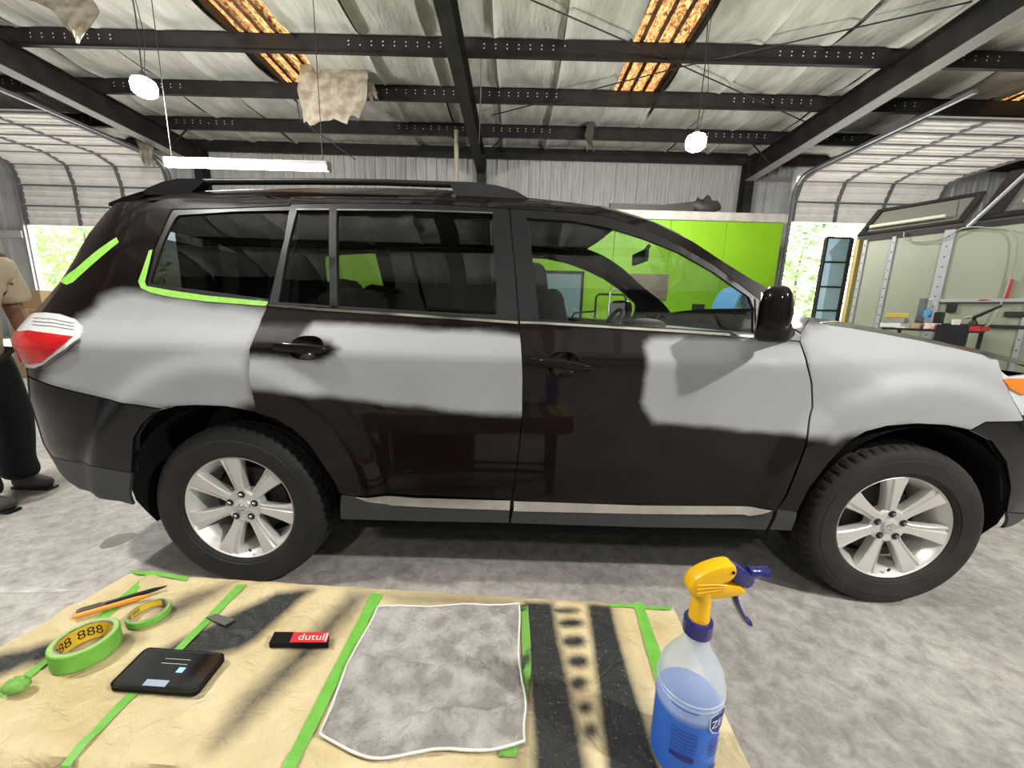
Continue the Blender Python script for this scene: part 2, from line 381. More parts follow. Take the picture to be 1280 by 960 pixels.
# ---- two sectional overhead doors, half rolled up under the roof
door_w = mat('white ribbed door', (.82, .81, .79, 1), .45, 0, (.70, .68, .65, 1), 3, contrast=(.45, .7))
stile_m = mat('door stile', (.13, .13, .14, 1), .5)
def sect_door(nm, x0, x1, zb, z_run, stiles, length=4.2):
    root = struct(empty(nm, ((x0+x1)/2, YB-.12, 0))); ox, oy = (x0+x1)/2, YB-.12
    R = .5; zv = z_run-R
    def P(s):                                        # path of the track: (y, z, angle)
        L1 = zv-zb; L2 = R*math.pi/2
        if s < L1: return 0, zb+s, 0
        if s < L1+L2:
            a = (s-L1)/R; return -R*(1-math.cos(a)), zv+R*math.sin(a), a
        return -R-(s-L1-L2), z_run, math.pi/2
    h = .56; s = 0
    while s < length:
        a = P(s); b = P(s+h-.012); ya, za, yb, zbb = a[0], a[1], b[0], b[1]
        t = Vector((0, yb-ya, zbb-za)); Ln = t.length; t.normalize(); nrm = Vector((0, -t.z, t.y))
        g = M(); prof = []
        for q in range(3):
            u = q*Ln/3
            prof += [(u, 0), (u+.015, .03), (u+.055, .03), (u+.075, .003), (u+Ln/3-.012, .003)]
        prof.append((Ln, 0)); k = len(prof); vs = []
        for x in (x0, x1): vs += [Vector((x-ox, ya, za))+t*u+nrm*d for u, d in prof]
        for x in (x0, x1): vs += [Vector((x-ox, ya, za))+t*u-nrm*.03 for u in (0, Ln)]
        g.add(vs, [(i, i+1, i+1+k, i+k) for i in range(k-1)]+[(2*k, 2*k+2, 2*k+3, 2*k+1), (0, k, 2*k+2, 2*k), (k-1, 2*k+1, 2*k+3, 2*k-1)])
        so = g.make('door_section', door_w, root)
        for xs_ in [x0+.04]+stiles+[x1-.04]:
            c = M(); w_ = .045
            for (d0, d1, u0, u1, ww) in ((.010, .045, .02, Ln-.0, w_),):
                c.add([Vector((xs_-ox+sx*ww, ya, za))+t*u+nrm*d for d in (d0, d1) for u in (u0, u1) for sx in (-1, 1)], [(0, 1, 3, 2), (4, 6, 7, 5), (0, 4, 5, 1), (2, 3, 7, 6), (0, 2, 6, 4), (1, 5, 7, 3)])
            c.make('stile', stile_m, so)
        M().tube([Vector((x0-ox+.05, ya, za))+t*(Ln)+nrm*.03, Vector((x1-ox-.05, ya, za))+t*(Ln)+nrm*.03], .024, 6).make('meeting_rail', stile_m, so)
        s += h
    for x in (x0-.06, x1+.06):
        pts = []; pr = [(-.07, z) for z in (0, zv)]+[(-.07-R*(1-math.cos(a)), zv+R*math.sin(a)) for a in (.3, .6, .9, 1.2, 1.57)]+[(-.07-R-3.8, z_run+.02)]
        m_ = M()
        for (ya, za), (yb, zb2) in zip(pr[:-1], pr[1:]):
            t = Vector((0, yb-ya, zb2-za)); nrm = Vector((0, -t.z, t.y)).normalized()
            m_.add([Vector((x-ox+sx, y_, z_))+nrm*d for d in (-.03, .03) for (y_, z_) in ((ya, za), (yb, zb2)) for sx in (-.035, .035)], [(0, 1, 3, 2), (4, 6, 7, 5), (0, 4, 5, 1), (2, 3, 7, 6), (0, 2, 6, 4), (1, 5, 7, 3)])
        m_.make('track', galv, root)
        M().box(x-ox-.06, x-ox+.06, -.02, .1, 0, z_run+.2).make('jamb', sheet_w, root)
    return root
sect_door('door_1', -14.4, -10.02, 3.27, 5.08, [-12.8, -11.42])
sect_door('door_2', 7.82, 11.9, 3.92, 5.10, [9.06, 10.4], 4.0)

# ---- ground and greenery outside the openings
gravel = mat('pale yard', (.55, .53, .48, 1), .9, 0, (.68, .66, .62, 1), 2)
struct(M().box(-60, 60, YB+.1, 70, -.25, -.02).box(-60, 60, -60, YFr-.1, -.25, -.02).make('ground', gravel))
leafm = mat('sunlit leaves', (.34, .46, .15, 1), .6, 0, (.60, .66, .34, 1), 1)
bark = mat('bark', (.25, .18, .11, 1), .9)
def tree(x, y, h, r, label, seed):
    R = random.Random(seed); t = thing('tree', label, 'tree', (x, y, -.02), 0, 'trees beyond the open doors')
    M().tube([(0, 0, 0), (.1, .05, h*.3), (0, .1, h*.55), (.15, 0, h*.8)], [.16, .12, .09, .04], 8).make('trunk', bark, t, smooth=60)
    g = M()
    for i in range(1500):
        a = R.uniform(0, 6.28); q = R.random()**.5; zz = R.uniform(-1, 1); rr = r*q*math.sqrt(1-zz*zz*.8)
        c = Vector((rr*math.cos(a), rr*math.sin(a), h*.55+zz*h*.45)); u = Vector((R.gauss(0, 1), R.gauss(0, 1), R.gauss(0, 1))).normalized(); v_ = u.orthogonal().normalized()
        s_ = R.uniform(.16, .36); g.add([c-u*s_, c+v_*s_*.5, c+u*s_, c-v_*s_*.5], [(0, 1, 2, 3)])
    fo = g.make('foliage', leafm, t, recalc=False); fo['kind'] = 'stuff'
tree(12.5, 22, 6.5, 2.6, 'sunlit leafy tree outside the right open door, nearer one', 1)
tree(19.5, 28, 7.5, 3.2, 'sunlit leafy tree outside behind the blue glazed door leaf', 2)
tree(-27.0, 25, 7.0, 4.0, 'sunlit leafy tree outside the left open door', 3)
tree(10.8, 30, 6.0, 3.0, 'sunlit leafy tree outside beside the green booth, far one', 4)
# ================================================================ THE CAR
YC = 2.43; CO = (.237, YC, 0)
HZ = [.12, .25, .33, .45, .6, .75, .9, 1.0, 1.045, 1.06, 1.10, 1.15, 1.2, 1.3, 1.45, 1.55, 1.62, 1.67, 1.70, 1.74]
HW = [.84, .885, .913, .928, .933, .933, .934, .938, .940, .934, .904, .866, .838, .795, .735, .690, .657, .625, .59, .52]
RZ = [.2, .35, .45, .6, .8, .95, 1.1, 1.17, 1.3, 1.41, 1.51, 1.64, 1.72]
RX = [-2.041, -2.046, -2.149, -2.197, -2.216, -2.195, -2.227, -2.212, -2.143, -2.105, -2.08, -2.024, -1.99]
HZ2 = [.12, .6, .75, .9, 1.0, 1.06, 1.10, 1.15, 1.2, 1.3, 1.74]; HW2 = [.84, .933, .933, .932, .925, .912, .893, .862, .838, .795, .52]
WX = (-1.158, 1.632)
def xr(z): return np.interp(z, RZ, RX)
def xf(z): return np.interp(z, [.2, .4, .6, .8, .95, 1.1], [2.45, 2.53, 2.57, 2.57, 2.52, 2.42])
def sst(a, b, x): t = np.clip((x-a)/(b-a), 0, 1); return t*t*(3-2*t)
def hwid(x, z):
    x = np.asarray(x, float); z = np.asarray(z, float)
    b = np.interp(z, HZ, HW); k = sst(.95, 1.35, x); b = b*(1-k)+k*np.where((z > .75) & (z < 1.2), np.interp(z, HZ2, HW2), b)
    u = np.clip((xr(z)+.45-x)/.45, 0, .9995); t = .35*(1-np.sqrt(1-u*u))
    u = np.clip((x-(xf(z)-.62))/.62, 0, .9995); t = t+.5*(1-np.sqrt(1-u*u))
    for wx in WX:
        r = np.hypot(x-wx, z-.40); b = b+.034*(1-sst(.56, .655, r))*sst(.3, .45, z)*(1-sst(1.02, 1.14, z))
    return b-t
def onB(px, py):
    d = ray(px, py); ts = np.linspace(1.15, 2.42, 400)/d[1]
    f = d[1]*ts-(YC-hwid(d[0]*ts, HC+d[2]*ts)); i = int(np.argmax(f > 0)) or 399
    a, b = ts[i-1], ts[i]
    for _ in range(24):
        c = (a+b)/2
        if d[1]*c-(YC-hwid(d[0]*c, HC+d[2]*c)) > 0: b = c
        else: a = c
    return d[0]*b, HC+d[2]*b
def XZ(poly):
    return np.array([((p[1], p[2]) if p[0] == 'w' else onB(p[0], p[1])) for p in poly], float)
def inside(P, poly):
    x, z = P[:, 0], P[:, 1]; r = np.zeros(len(P), bool); n = len(poly)
    for i in range(n):
        x1, z1 = poly[i]; x2, z2 = poly[(i+1) % n]
        if z1 == z2: continue
        r ^= ((z1 > z) != (z2 > z)) & (x < (x2-x1)*(z-z1)/(z2-z1)+x1)
    return r
def pdist(P, poly):
    d = np.full(len(P), 9.); n = len(poly)
    for i in range(n):
        a = poly[i]; b = poly[(i+1) % n]; ab = b-a; t = np.clip(((P-a) @ ab)/(ab @ ab+1e-12), 0, 1)
        d = np.minimum(d, np.hypot(*(P-a-t[:, None]*ab).T))
    return d
def sdist(P, poly): return np.where(inside(P, poly), 1, -1)*pdist(P, poly)
def resample(poly, res):
    o = []; n = len(poly)
    for i in range(n):
        a, b = poly[i], poly[(i+1) % n]; k = max(1, int(math.ceil(np.hypot(*(b-a))/res)))
        o += [a+(b-a)*j/k for j in range(k)]
    return np.array(o)
def panel(name, poly, mt, parent, off=0., holes=(), res=.022, flange=.012, prim=None, width=None, dish=0, raw=False):
    """a curved sheet on the body surface; off > 0 lies deeper than the surface.  Coordinates relative to the car's origin."""
    poly = poly if raw else XZ(poly); loops = [resample(poly, res)]+[resample(np.asarray(h), res) for h in holes]
    x0, z0 = poly.min(0); x1, z1 = poly.max(0)
    gx, gz = np.meshgrid(np.arange(x0, x1, res), np.arange(z0, z1, res)); G = np.c_[gx.ravel(), gz.ravel()]
    keep = sdist(G, poly) > res*.45
    for h in loops[1:]: keep &= sdist(G, h) < -res*.45
    G = G[keep]; pts = np.vstack(loops+[G]); edges = []; o = 0; bedge = []
    for l in loops:
        n = len(l); edges += [(o+i, o+(i+1) % n) for i in range(n)]; o += n
    r = delaunay_2d_cdt([Vector(p) for p in pts], edges, [], 0, 1e-7)
    V = np.array([tuple(v) for v in r[0]]); T = np.array([tuple(f) for f in r[2]])
    c = V[T].mean(1); k = inside(c, loops[0])
    for h in loops[1:]: k &= ~inside(c, h)
    T = T[k]
    if width is None: y = YC-hwid(V[:, 0], V[:, 1])+off
    else: y = width(V[:, 0], V[:, 1])+off
    if dish: y = y+dish(V)
    a, b, cc = V[T[:, 0]], V[T[:, 1]], V[T[:, 2]]
    area = (b[:, 0]-a[:, 0])*(cc[:, 1]-a[:, 1])-(b[:, 1]-a[:, 1])*(cc[:, 0]-a[:, 0])
    T[area < 0] = T[area < 0][:, ::-1]                 # ccw in (x,z) looks towards -y
    n0 = len(V); W = np.c_[V[:, 0]-CO[0], y-CO[1], V[:, 1]]
    verts = W.tolist(); faces = T.tolist()
    if flange:
        cnt = {}
        for t in T:
            for i in range(3):
                e = (t[i], t[(i+1) % 3]); cnt[e] = 1
        be = [e for e in cnt if (e[1], e[0]) not in cnt]; idx = {}
        for e in be:
            for q in e:
                if q not in idx: idx[q] = len(verts); verts.append([W[q][0], W[q][1]+flange, W[q][2]])
        faces += [[e[1], e[0], idx[e[0]], idx[e[1]]] for e in be]
    me = bpy.data.meshes.new(name); me.from_pydata(verts, [], faces); me.materials.append(mt)
    me.polygons.foreach_set('use_smooth', [True]*len(me.polygons)); me.set_sharp_from_angle(angle=math.radians(42))
    if prim is not None:
        at = me.attributes.new('primer', 'FLOAT', 'POINT'); val = np.zeros(len(verts)); val[:n0] = prim(V); at.data.foreach_set('value', val)
    ob = bpy.data.objects.new(name, me); COL.objects.link(ob)
    if parent: ob.parent = parent
    return ob
# ---- paint with sanded primer areas (the primer is where the coat was sprayed)
def paint_mat(name):
    mt = bpy.data.materials.new(name); mt.use_nodes = True; n = mt.node_tree.nodes; L = mt.node_tree.links; b = n['Principled BSDF']
    at = n.new('ShaderNodeAttribute'); at.attribute_name = 'primer'
    tc = n.new('ShaderNodeTexCoord'); mp = n.new('ShaderNodeMapping'); mp.inputs['Scale'].default_value = (1, 1, 2.2); L.new(tc.outputs['Object'], mp.inputs[0])
    nz = n.new('ShaderNodeTexNoise'); nz.inputs['Scale'].default_value = 7; nz.inputs['Detail'].default_value = 3; L.new(mp.outputs[0], nz.inputs[0])
    ma = n.new('ShaderNodeMath'); ma.operation = 'MULTIPLY_ADD'; L.new(nz.outputs[0], ma.inputs[0]); ma.inputs[1].default_value = .5; ma.inputs[2].default_value = -.25
    ad = n.new('ShaderNodeMath'); L.new(at.outputs['Fac'], ad.inputs[0]); L.new(ma.outputs[0], ad.inputs[1])
    sm = n.new('ShaderNodeMapRange'); sm.interpolation_type = 'SMOOTHSTEP'; sm.inputs['From Min'].default_value = .15; sm.inputs['From Max'].default_value = .85; L.new(ad.outputs[0], sm.inputs['Value'])
    gr = n.new('ShaderNodeTexNoise'); gr.inputs['Scale'].default_value = 3; gr.inputs['Detail'].default_value = 3; L.new(tc.outputs['Object'], gr.inputs[0])
    cr = n.new('ShaderNodeValToRGB'); cr.color_ramp.elements[0].position = .3; cr.color_ramp.elements[1].position = .7
    cr.color_ramp.elements[0].color = (.325, .335, .35, 1); cr.color_ramp.elements[1].color = (.37, .38, .395, 1); L.new(gr.outputs[0], cr.inputs[0])
    mx = n.new('ShaderNodeMix'); mx.data_type = 'RGBA'; L.new(sm.outputs[0], mx.inputs[0]); mx.inputs[6].default_value = (.008, .0045, .0048, 1); L.new(cr.outputs[0], mx.inputs[7]); L.new(mx.outputs[2], b.inputs['Base Color'])
    ro = n.new('ShaderNodeMapRange'); L.new(sm.outputs[0], ro.inputs['Value']); ro.inputs['To Min'].default_value = .3; ro.inputs['To Max'].default_value = .52; L.new(ro.outputs[0], b.inputs['Roughness'])
    b.inputs['Coat Roughness'].default_value = .05; sl_ = n.new('ShaderNodeMapRange'); L.new(sm.outputs[0], sl_.inputs['Value']); sl_.inputs['To Min'].default_value = .04; sl_.inputs['To Max'].default_value = .4; L.new(sl_.outputs[0], b.inputs['Specular IOR Level'])
    co = n.new('ShaderNodeMapRange'); L.new(sm.outputs[0], co.inputs['Value']); co.inputs['To Min'].default_value = .5; co.inputs['To Max'].default_value = 0; L.new(co.outputs[0], b.inputs['Coat Weight'])
    return mt
paint = paint_mat('dark brown car paint')
gloss_black = mat('gloss black plastic', (.006, .006, .007, 1), .14, coat=.1, spec=.35)
satin_black = mat('satin black trim', (.011, .011, .0115, 1), .38, spec=.3)
matte_black = mat('matte black liner', (.006, .006, .006, 1), .85, spec=.2)
clad = mat('grey plastic cladding', (.045, .046, .048, 1), .55)
chrome = mat('chrome trim', (.72, .70, .66, 1), .12, 1)
trim_grey = mat('grey trim line', (.30, .29, .27, 1), .3, .8)
inner_grey = mat('dark cabin trim', (.03, .031, .031, 1), .7)
seat_m = mat('charcoal seat cloth', (.035, .035, .036, 1), .85)
g_rear = glass('privacy glass', (.44, .47, .44, 1)); g_quart = glass('dark privacy glass', (.13, .14, .135, 1)); g_front = glass('light window glass', (.70, .74, .71, 1)); g_wind = glass('windscreen glass', (.8, .86, .83, 1))
tape_g = mat('green masking tape', (.25, .62, .055, 1), .55, 0, (.31, .68, .09, 1), 40)
CAR = thing('suv', 'dark brown sport utility vehicle with grey primer patches and silver alloy wheels', 'car', CO)
FAR = []                                              # near-side parts that get a mirrored twin
def pmask(poly, fall=.035, cut=None):
    P = XZ(poly)
    return lambda V: np.clip(.5+sdist(V, P)/fall*.5, 0, 1)
# outlines in pixels on the body surface
REAR_ARCH = [(163.5, 592), (165, 568), (166.5, 546), (177, 529), (193, 514), (212, 507.5), (248, 506), (283, 507.6), (320, 515), (344, 522.5), (366, 535.5), (385, 553), (404, 580), (420, 604.5), (427, 624), (428, 650)]
FRONT_ARCH = [(989, 663), (996, 640), (1011, 610), (1034, 580), (1060, 552), (1082, 539), (1109, 532), (1146, 529), (1184, 531), (1213.6, 537), (1240, 550), (1258.6, 576), (1264, 610), (1255, 659)]
TOPF = [(216.4, 261), (290, 257.5), (363.5, 254.8), (450, 253.5), (540, 255), (636, 260.5), (700, 264.5), (759, 270), (806, 286.5), (848, 305.5), (892, 330.5), (937, 364.5)]
GUT = [(180, 252), (205, 249), (260, 246.3), (400, 244), (540, 246), (640, 250.5), (700, 253.5), (744, 258), (779, 266.5), (818, 278), (866, 302), (907, 329), (937, 347.5), (967, 364.5), (990, 381), (1011, 398.5)]
DOOR_R = [(335.5, 379.5), (327, 398), (316.7, 424), (311.5, 442), (311.5, 462), (315, 490), (321, 515)]
B_LINE = [(636, 260.5), (639.5, 300), (643, 335), (648, 401)]
B_LOW = [(651, 430), (653, 470), (652.5, 520), (648, 560), (643, 600), (639.5, 625), (637, 652.5)]
F_EDGE = [(999, 428), (1008, 457), (1013.5, 480), (1014.5, 509), (1007.5, 550), (995, 585), (981, 620), (968, 640), (958, 661)]
rearX = lambda z, d: ('w', float(xr(z))+d, z)
# quarter panel with the rear pillar
qp = [rearX(z, .035) for z in (.93, 1.0, 1.1, 1.17, 1.25, 1.33, 1.41, 1.5, 1.58, 1.64)]+[('w', -1.93, 1.665), (180, 252), (205, 249), (260, 246.3), (330, 245), (363, 252.5)]+[(352, 300), (342, 345)]+DOOR_R
qp += [(322, 515), (283, 507.6), (248, 506), (212, 507.5), (202, 510.5), (170, 505.5), (134, 498.5), (88, 487.5), (53, 477)]
def hole(px): return XZ(px)
QW = bez([(216.4, 261), (212, 266), (199, 295), (189, 318), (183, 340), (180.5, 352)], 4)
qwin_out = [tuple(p) for p in QW]+[(183, 356), (200, 359.5), (250, 367), (334, 378.5), (345, 340), (353, 300), (363, 256.5), (290, 259.5)]
qh = hole(qwin_out)
PRIM_Q = [(95, 400), (112, 392), (126, 374), (150, 366), (180, 366), (215, 373), (337, 390), (330, 400), (318, 424), (311, 445), (311, 470), (316, 500), (290, 509), (248, 510), (212, 511), (170, 507), (134, 500), (88, 489), (52, 480), (60, 462), (90, 436)]
quarter = panel('quarter_panel', qp, paint, CAR, holes=[qh], prim=pmask(PRIM_Q, .05)); FAR.append(quarter)
qglass = bez([(223, 268.5), (217, 274), (204, 300), (193, 331), (186.5, 352)], 4)
qg = [tuple(p) for p in qglass]+[(188, 355), (336, 374), (345, 340), (353, 300), (361.5, 262.5), (290, 264)]
qgh = hole(qg)
panel('window_frame', qh, satin_black, quarter, off=.004, holes=[qgh], raw=True, res=.03)
panel('window_glass', hole([(218, 264), (200, 300), (183, 352), (186, 358), (335, 377), (347, 340), (355, 300), (364, 258)]), g_quart, quarter, off=.012, raw=True, res=.05, flange=0)
# roof side rail and front pillar
rail = [(205, 249.3), (260, 246.6), (400, 244.3), (540, 246.3), (640, 250.8), (700, 253.8), (744, 258.3), (779, 266.8), (818, 278.3), (866, 302.3), (907, 329.3), (937, 347.8), (967, 364.8), (990, 381.2), (1011, 398.7), (1001, 416), (975, 398), (952, 376)]+TOPF[::-1][:-3]+[(363.5, 252.8), (330, 245.6)]
rail = GUT[4:]+[(1001, 416), (975, 398), (952, 376)]+TOPF[::-1][:-2]+[(363.5, 253.2), (335, 245.3)]
side_rail = panel('roof_side_rail', [(335, 245.2)]+rail[:-2]+[(363.8, 253.6)], paint, CAR, prim=lambda V: V[:, 0]*0); FAR.append(side_rail)
# rear door
PRIM_RD = [(392, 404), (450, 406.5), (560, 413.5), (660, 420), (660, 519), (600, 517.5), (520, 508.5), (430, 497.5), (330, 487.5), (300, 484), (300, 448), (345, 446), (400, 453), (424, 438), (412, 425), (376, 424), (384, 412)]
def ellip(cx, cy, rx, ry, n=28, e=1.): 
    c = onB(cx, cy); a = onB(cx+rx, cy+rx*.017); b = onB(cx, cy-ry); dx = a[0]-c[0]; dz = b[1]-c[1]
    f = lambda q: math.copysign(abs(q)**e, q)
    return np.array([(c[0]+dx*f(math.cos(t)), c[1]+dz*f(math.sin(t))+(a[1]-c[1])*f(math.cos(t))) for t in [2*math.pi*i/n for i in range(n)]]), c, dx, dz
rb, rc, rdx, rdz = ellip(382, 435, 20.5, 15, e=.8)
fb, fc, fdx, fdz = ellip(704.5, 455.5, 20, 16, e=.8)
rd = DOOR_R+[(322, 516), (344, 523), (366, 536), (385, 553.5), (404, 580.5), (420, 605), (425, 617), (443, 619.5), (638.5, 624.5)]+B_LOW[::-1][2:]+[(648, 404), (560, 397.5), (480, 391.5), (400, 386)]
rdoor = panel('rear_door', rd, paint, CAR, holes=[rb], prim=pmask(PRIM_RD, .03)); FAR.append(rdoor)
def dmask(cc, r, h): return None
def door_bits(door, ring, c, dx, dz, bar, mirror=1):
    R = resample(ring, .012)
    ctr = np.array(c)
    def dish(V):
        q = np.hypot((V[:, 0]-c[0])/dx, (V[:, 1]-c[1])/dz); return .034*np.clip(1-q**2.2, 0, 1)
    panel('handle_bowl', ring, paint, door, off=.001, raw=True, res=.01, flange=0, dish=dish, prim=lambda V: V[:, 0]*0)
    a, b = onB(*bar[0]), onB(*bar[1]); m = M(); n = 22; vs = []; ns = 14
    for i in range(n+1):
        t = i/n; x = a[0]+(b[0]-a[0])*t; z = a[1]+(b[1]-a[1])*t
        e = min(1, math.sqrt(max(0, 1-(2*t-1)**6)))
        hz = (.0185-.006*sst(.62, .95, t))*e+.0008; out = .012+.022*math.sin(math.pi*t)**.5
        y = YC-float(hwid(x, z))
        for j in range(ns):
            q = 2*math.pi*j/ns; vs.append((x-CO[0], y-CO[1]-out*.55-.012*e*math.cos(q)-.004, z+hz*math.sin(q)))
    m.add(vs, [(i*ns+j, i*ns+(j+1) % ns, (i+1)*ns+(j+1) % ns, (i+1)*ns+j) for i in range(n) for j in range(ns)]+[tuple(range(ns)), tuple(n*ns+j for j in range(ns))])
    o = m.make('door_handle', paint, door, smooth=60, loc=(0, 0, 0))
    m = M(); pts = [(p[0]-CO[0], YC-float(hwid(p[0], p[1]))-CO[1]-.001, p[1]) for p in ring]
    m.tube(pts, .0022, 6, closed=True).make('handle_surround', paint, door, smooth=60, loc=(0, 0, 0))
door_bits(rdoor, rb, rc, rdx, rdz, [(340, 432), (417, 437)])
belt_r = [(335.5, 379.5), (345, 340), (355, 300), (363.5, 255.3), (450, 254), (540, 255.5), (636, 261)]+B_LINE[1:]+[(560, 394.5), (480, 389)]
rw1 = [(371, 262.5), (412, 262.5), (412.3, 382), (347.5, 377.5), (352, 350), (360, 305)]
rw2 = [(421.5, 263), (520, 263.5), (615.7, 267), (618, 310), (621.7, 394), (520, 388.5), (422, 382.5)]
panel('window_frame', XZ(belt_r), satin_black, rdoor, off=.002, holes=[XZ(rw1), XZ(rw2)], raw=True, res=.03, flange=.02)
panel('window_glass', XZ([(369, 261), (414, 261), (414, 384), (345, 379), (350, 350), (358, 305)]), g_rear, rdoor, off=.012, raw=True, res=.05, flange=0)
panel('window_glass', XZ([(419, 261), (520, 262), (617, 265), (620, 310), (624, 396), (520, 390.5), (420, 384.5)]), g_rear, rdoor, off=.012, raw=True, res=.05, flange=0)
panel('window_divider', XZ([(412.3, 262), (421.2, 262), (421.8, 383), (412.6, 382.4)]), satin_black, rdoor, off=-.003, raw=True, res=.03, flange=.01)
def strip(nm, top, th, mt, parent, off=-.005, res=.02, fl=.012):
    t = top; b = [(x, y+th) for x, y in top][::-1]
    return panel(nm, XZ(t+b), mt, parent, off=off, raw=True, res=res, flange=fl)
strip('belt_trim', [(336, 379.5), (400, 385), (480, 390), (560, 395.5), (647.5, 401.5)], 3.2, chrome, rdoor)
strip('window_edge', [(371, 261.2), (412, 261.2)], 1.4, trim_grey, rdoor); strip('window_edge', [(421.5, 261.6), (520, 262.2), (616, 265.6)], 1.4, trim_grey, rdoor)
panel('sill_strip', XZ([(443.5, 620.5), (520, 621.8), (638, 625), (637, 637), (560, 634.5), (490, 631), (462, 627)]), chrome, rdoor, off=-.006, raw=True, res=.02)
panel('sill_cladding', XZ([(427, 619.5), (443, 621), (462, 627.5), (490, 631.5), (560, 635), (637, 637.5), (635.8, 653.2), (520, 651), (426, 648.5)]), clad, rdoor, off=-.002, raw=True, res=.03, flange=.02)
# front door
PRIM_FD = [(806, 432), (815, 423), (850, 420.5), (930, 424), (1030, 432), (1030, 548), (1008, 544), (960, 540.5), (880, 533.5), (818, 528), (804, 508), (808, 470)]
fd = [(648.5, 404), (674, 404.5), (806, 413), (870, 417), (943, 422.5), (999, 427)]+F_EDGE[1:8]+[(964.5, 637.5), (800, 631.5), (640.5, 625.2)]+B_LOW[:6][::-1]
fd = [((p[0]+1.6, p[1]) if p in B_LOW else p) for p in fd]
def prim_fd(V):
    return pmask(PRIM_FD, .028)(V)
fdoor = panel('front_door', fd, paint, CAR, holes=[fb], prim=prim_fd); FAR.append(fdoor)
door_bits(fdoor, fb, fc, fdx, fdz, [(662, 450), (742, 459.5)])
ffo = [(637.8, 261), (700, 265), (759, 270.5), (806, 287), (848, 306), (892, 331), (937, 365), (952, 377), (975, 399), (1000, 417), (999, 425), (943, 418.5), (870, 413.5), (806, 409.5), (674, 401), (649.8, 401), (644.6, 335), (641, 300)]
fw1 = [(658.4, 272), (714, 275.5), (759, 284), (806, 298.7), (848, 315.5), (892, 340), (937, 371.4), (943, 386), (943, 417), (868.6, 411.5), (806, 407.5), (674, 399), (668, 345)]
panel('window_frame', XZ(ffo), satin_black, fdoor, off=.002, holes=[XZ(fw1)], raw=True, res=.03, flange=.02)
panel('window_glass', XZ([(656, 270), (714, 273.5), (760, 282), (807, 296.5), (849, 313), (893, 338), (939, 370), (946, 386), (946, 419), (868.6, 413.5), (806, 409.5), (672, 401), (666, 345)]), g_front, fdoor, off=.012, raw=True, res=.05, flange=0)
strip('belt_trim', [(650, 401.3), (674, 402), (806, 409.8), (870, 413.8), (943, 419)], 3.0, chrome, fdoor)
panel('sill_strip', XZ([(642.5, 625.6), (800, 631), (964, 637.3), (950, 642), (936, 644.2), (800, 641.5), (642, 638.2)]), chrome, fdoor, off=-.006, raw=True, res=.02)
panel('sill_cladding', XZ([(641, 639), (800, 642.3), (936, 645), (951, 642.6), (966, 637.5), (966, 641), (957, 662), (800, 658.5), (638.5, 653.5)]), clad, fdoor, off=-.002, raw=True, res=.03, flange=.02)
# front fender
PRIM_F = [(1000, 424), (1012, 412), (1030, 408), (1040, 395), (1300, 440), (1300, 540), (1213.6, 539.5), (1180, 534), (1109, 534.5), (1066, 543), (1045, 552), (1030, 546), (1000, 545), (1006, 500)]
fe = [(1001, 417), (1012, 399.5), (1022, 403), (1034, 406.5), (1060, 410), (1090, 415), (1150, 426), (1202, 437.5), (1228, 443.5), (1247, 450), (1250, 460), (1256, 478), (1266, 500), (1279, 525.5), (1232, 527), (1213.6, 537), (1184, 531), (1146, 529), (1109, 532), (1082, 539), (1060, 552), (1034, 580), (1011, 610), (996, 640), (972, 636.5), (984, 620), (998, 585), (1010, 551), (1017, 509), (1016, 480), (1010.5, 457), (1001, 428)]
fender = panel('fender', fe, paint, CAR, prim=pmask(PRIM_F, .04)); FAR.append(fender)
panel('sill_cladding', XZ([(972, 637), (996, 640.5), (989, 663), (962, 661.5)]), clad, fender, off=-.001, raw=True, res=.03)
# front bumper side and headlamp
fbp = [(1279.5, 527), (1232, 528.5), (1214.5, 538.5), (1240, 551), (1258.6, 577), (1264, 611), (1259, 640), ('w', 2.3, .44), ('w', 2.5, .46), ('w', 2.545, .6), ('w', 2.545, .8), ('w', 2.49, .88), ('w', 2.3, .87), ('w', 2.1, .865)]
fbump = panel('front_bumper', fbp, gloss_black, CAR); FAR.append(fbump)
panel('bumper_lip', XZ([(1259, 641), (1255, 660), ('w', 2.1, .375), ('w', 2.42, .36), ('w', 2.5, .45), ('w', 2.3, .43)]), clad, fbump, raw=True, res=.03)
lamp_or = mat('amber lamp lens', (.75, .22, .02, 1), .12, coat=.6); lamp_cl = mat('clear lamp lens', (.75, .78, .8, 1), .08, .2, coat=.8)
hl = panel('head_lamp', [(1250.5, 462), (1257, 468), (1262, 471), ('w', 2.2, 1.045), ('w', 2.42, .99), ('w', 2.47, .93), ('w', 2.2, .90), (1279, 520), (1268, 500), (1259, 482)], lamp_cl, CAR, off=.003); FAR.append(hl)
panel('turn_signal', XZ([(1253, 474), (1262, 473), ('w', 2.05, 1.02), ('w', 2.09, .965), (1276, 493), (1262, 486)]), lamp_or, hl, off=-.003, raw=True, res=.02)
# rear bumper with its grey lower lip
rbp = [rearX(z, .03) for z in (.56, .65, .75, .85, .92)]+[(54, 479), (88, 489), (134, 500), (170, 507), (202, 511.5), (193, 515), (177, 530), (166.5, 547), (165, 569), (163.5, 591), (120, 583), (80, 574.5)]
rbump = panel('rear_bumper', rbp, gloss_black, CAR); FAR.append(rbump)
panel('bumper_lip', XZ([rearX(.555, .03), (80, 575.5), (120, 584), (163.5, 592), (166, 631), (150, 626.5), (106, 612.5), ('w', -1.95, .40), rearX(.47, .03)]), clad, rbump, raw=True, res=.03)
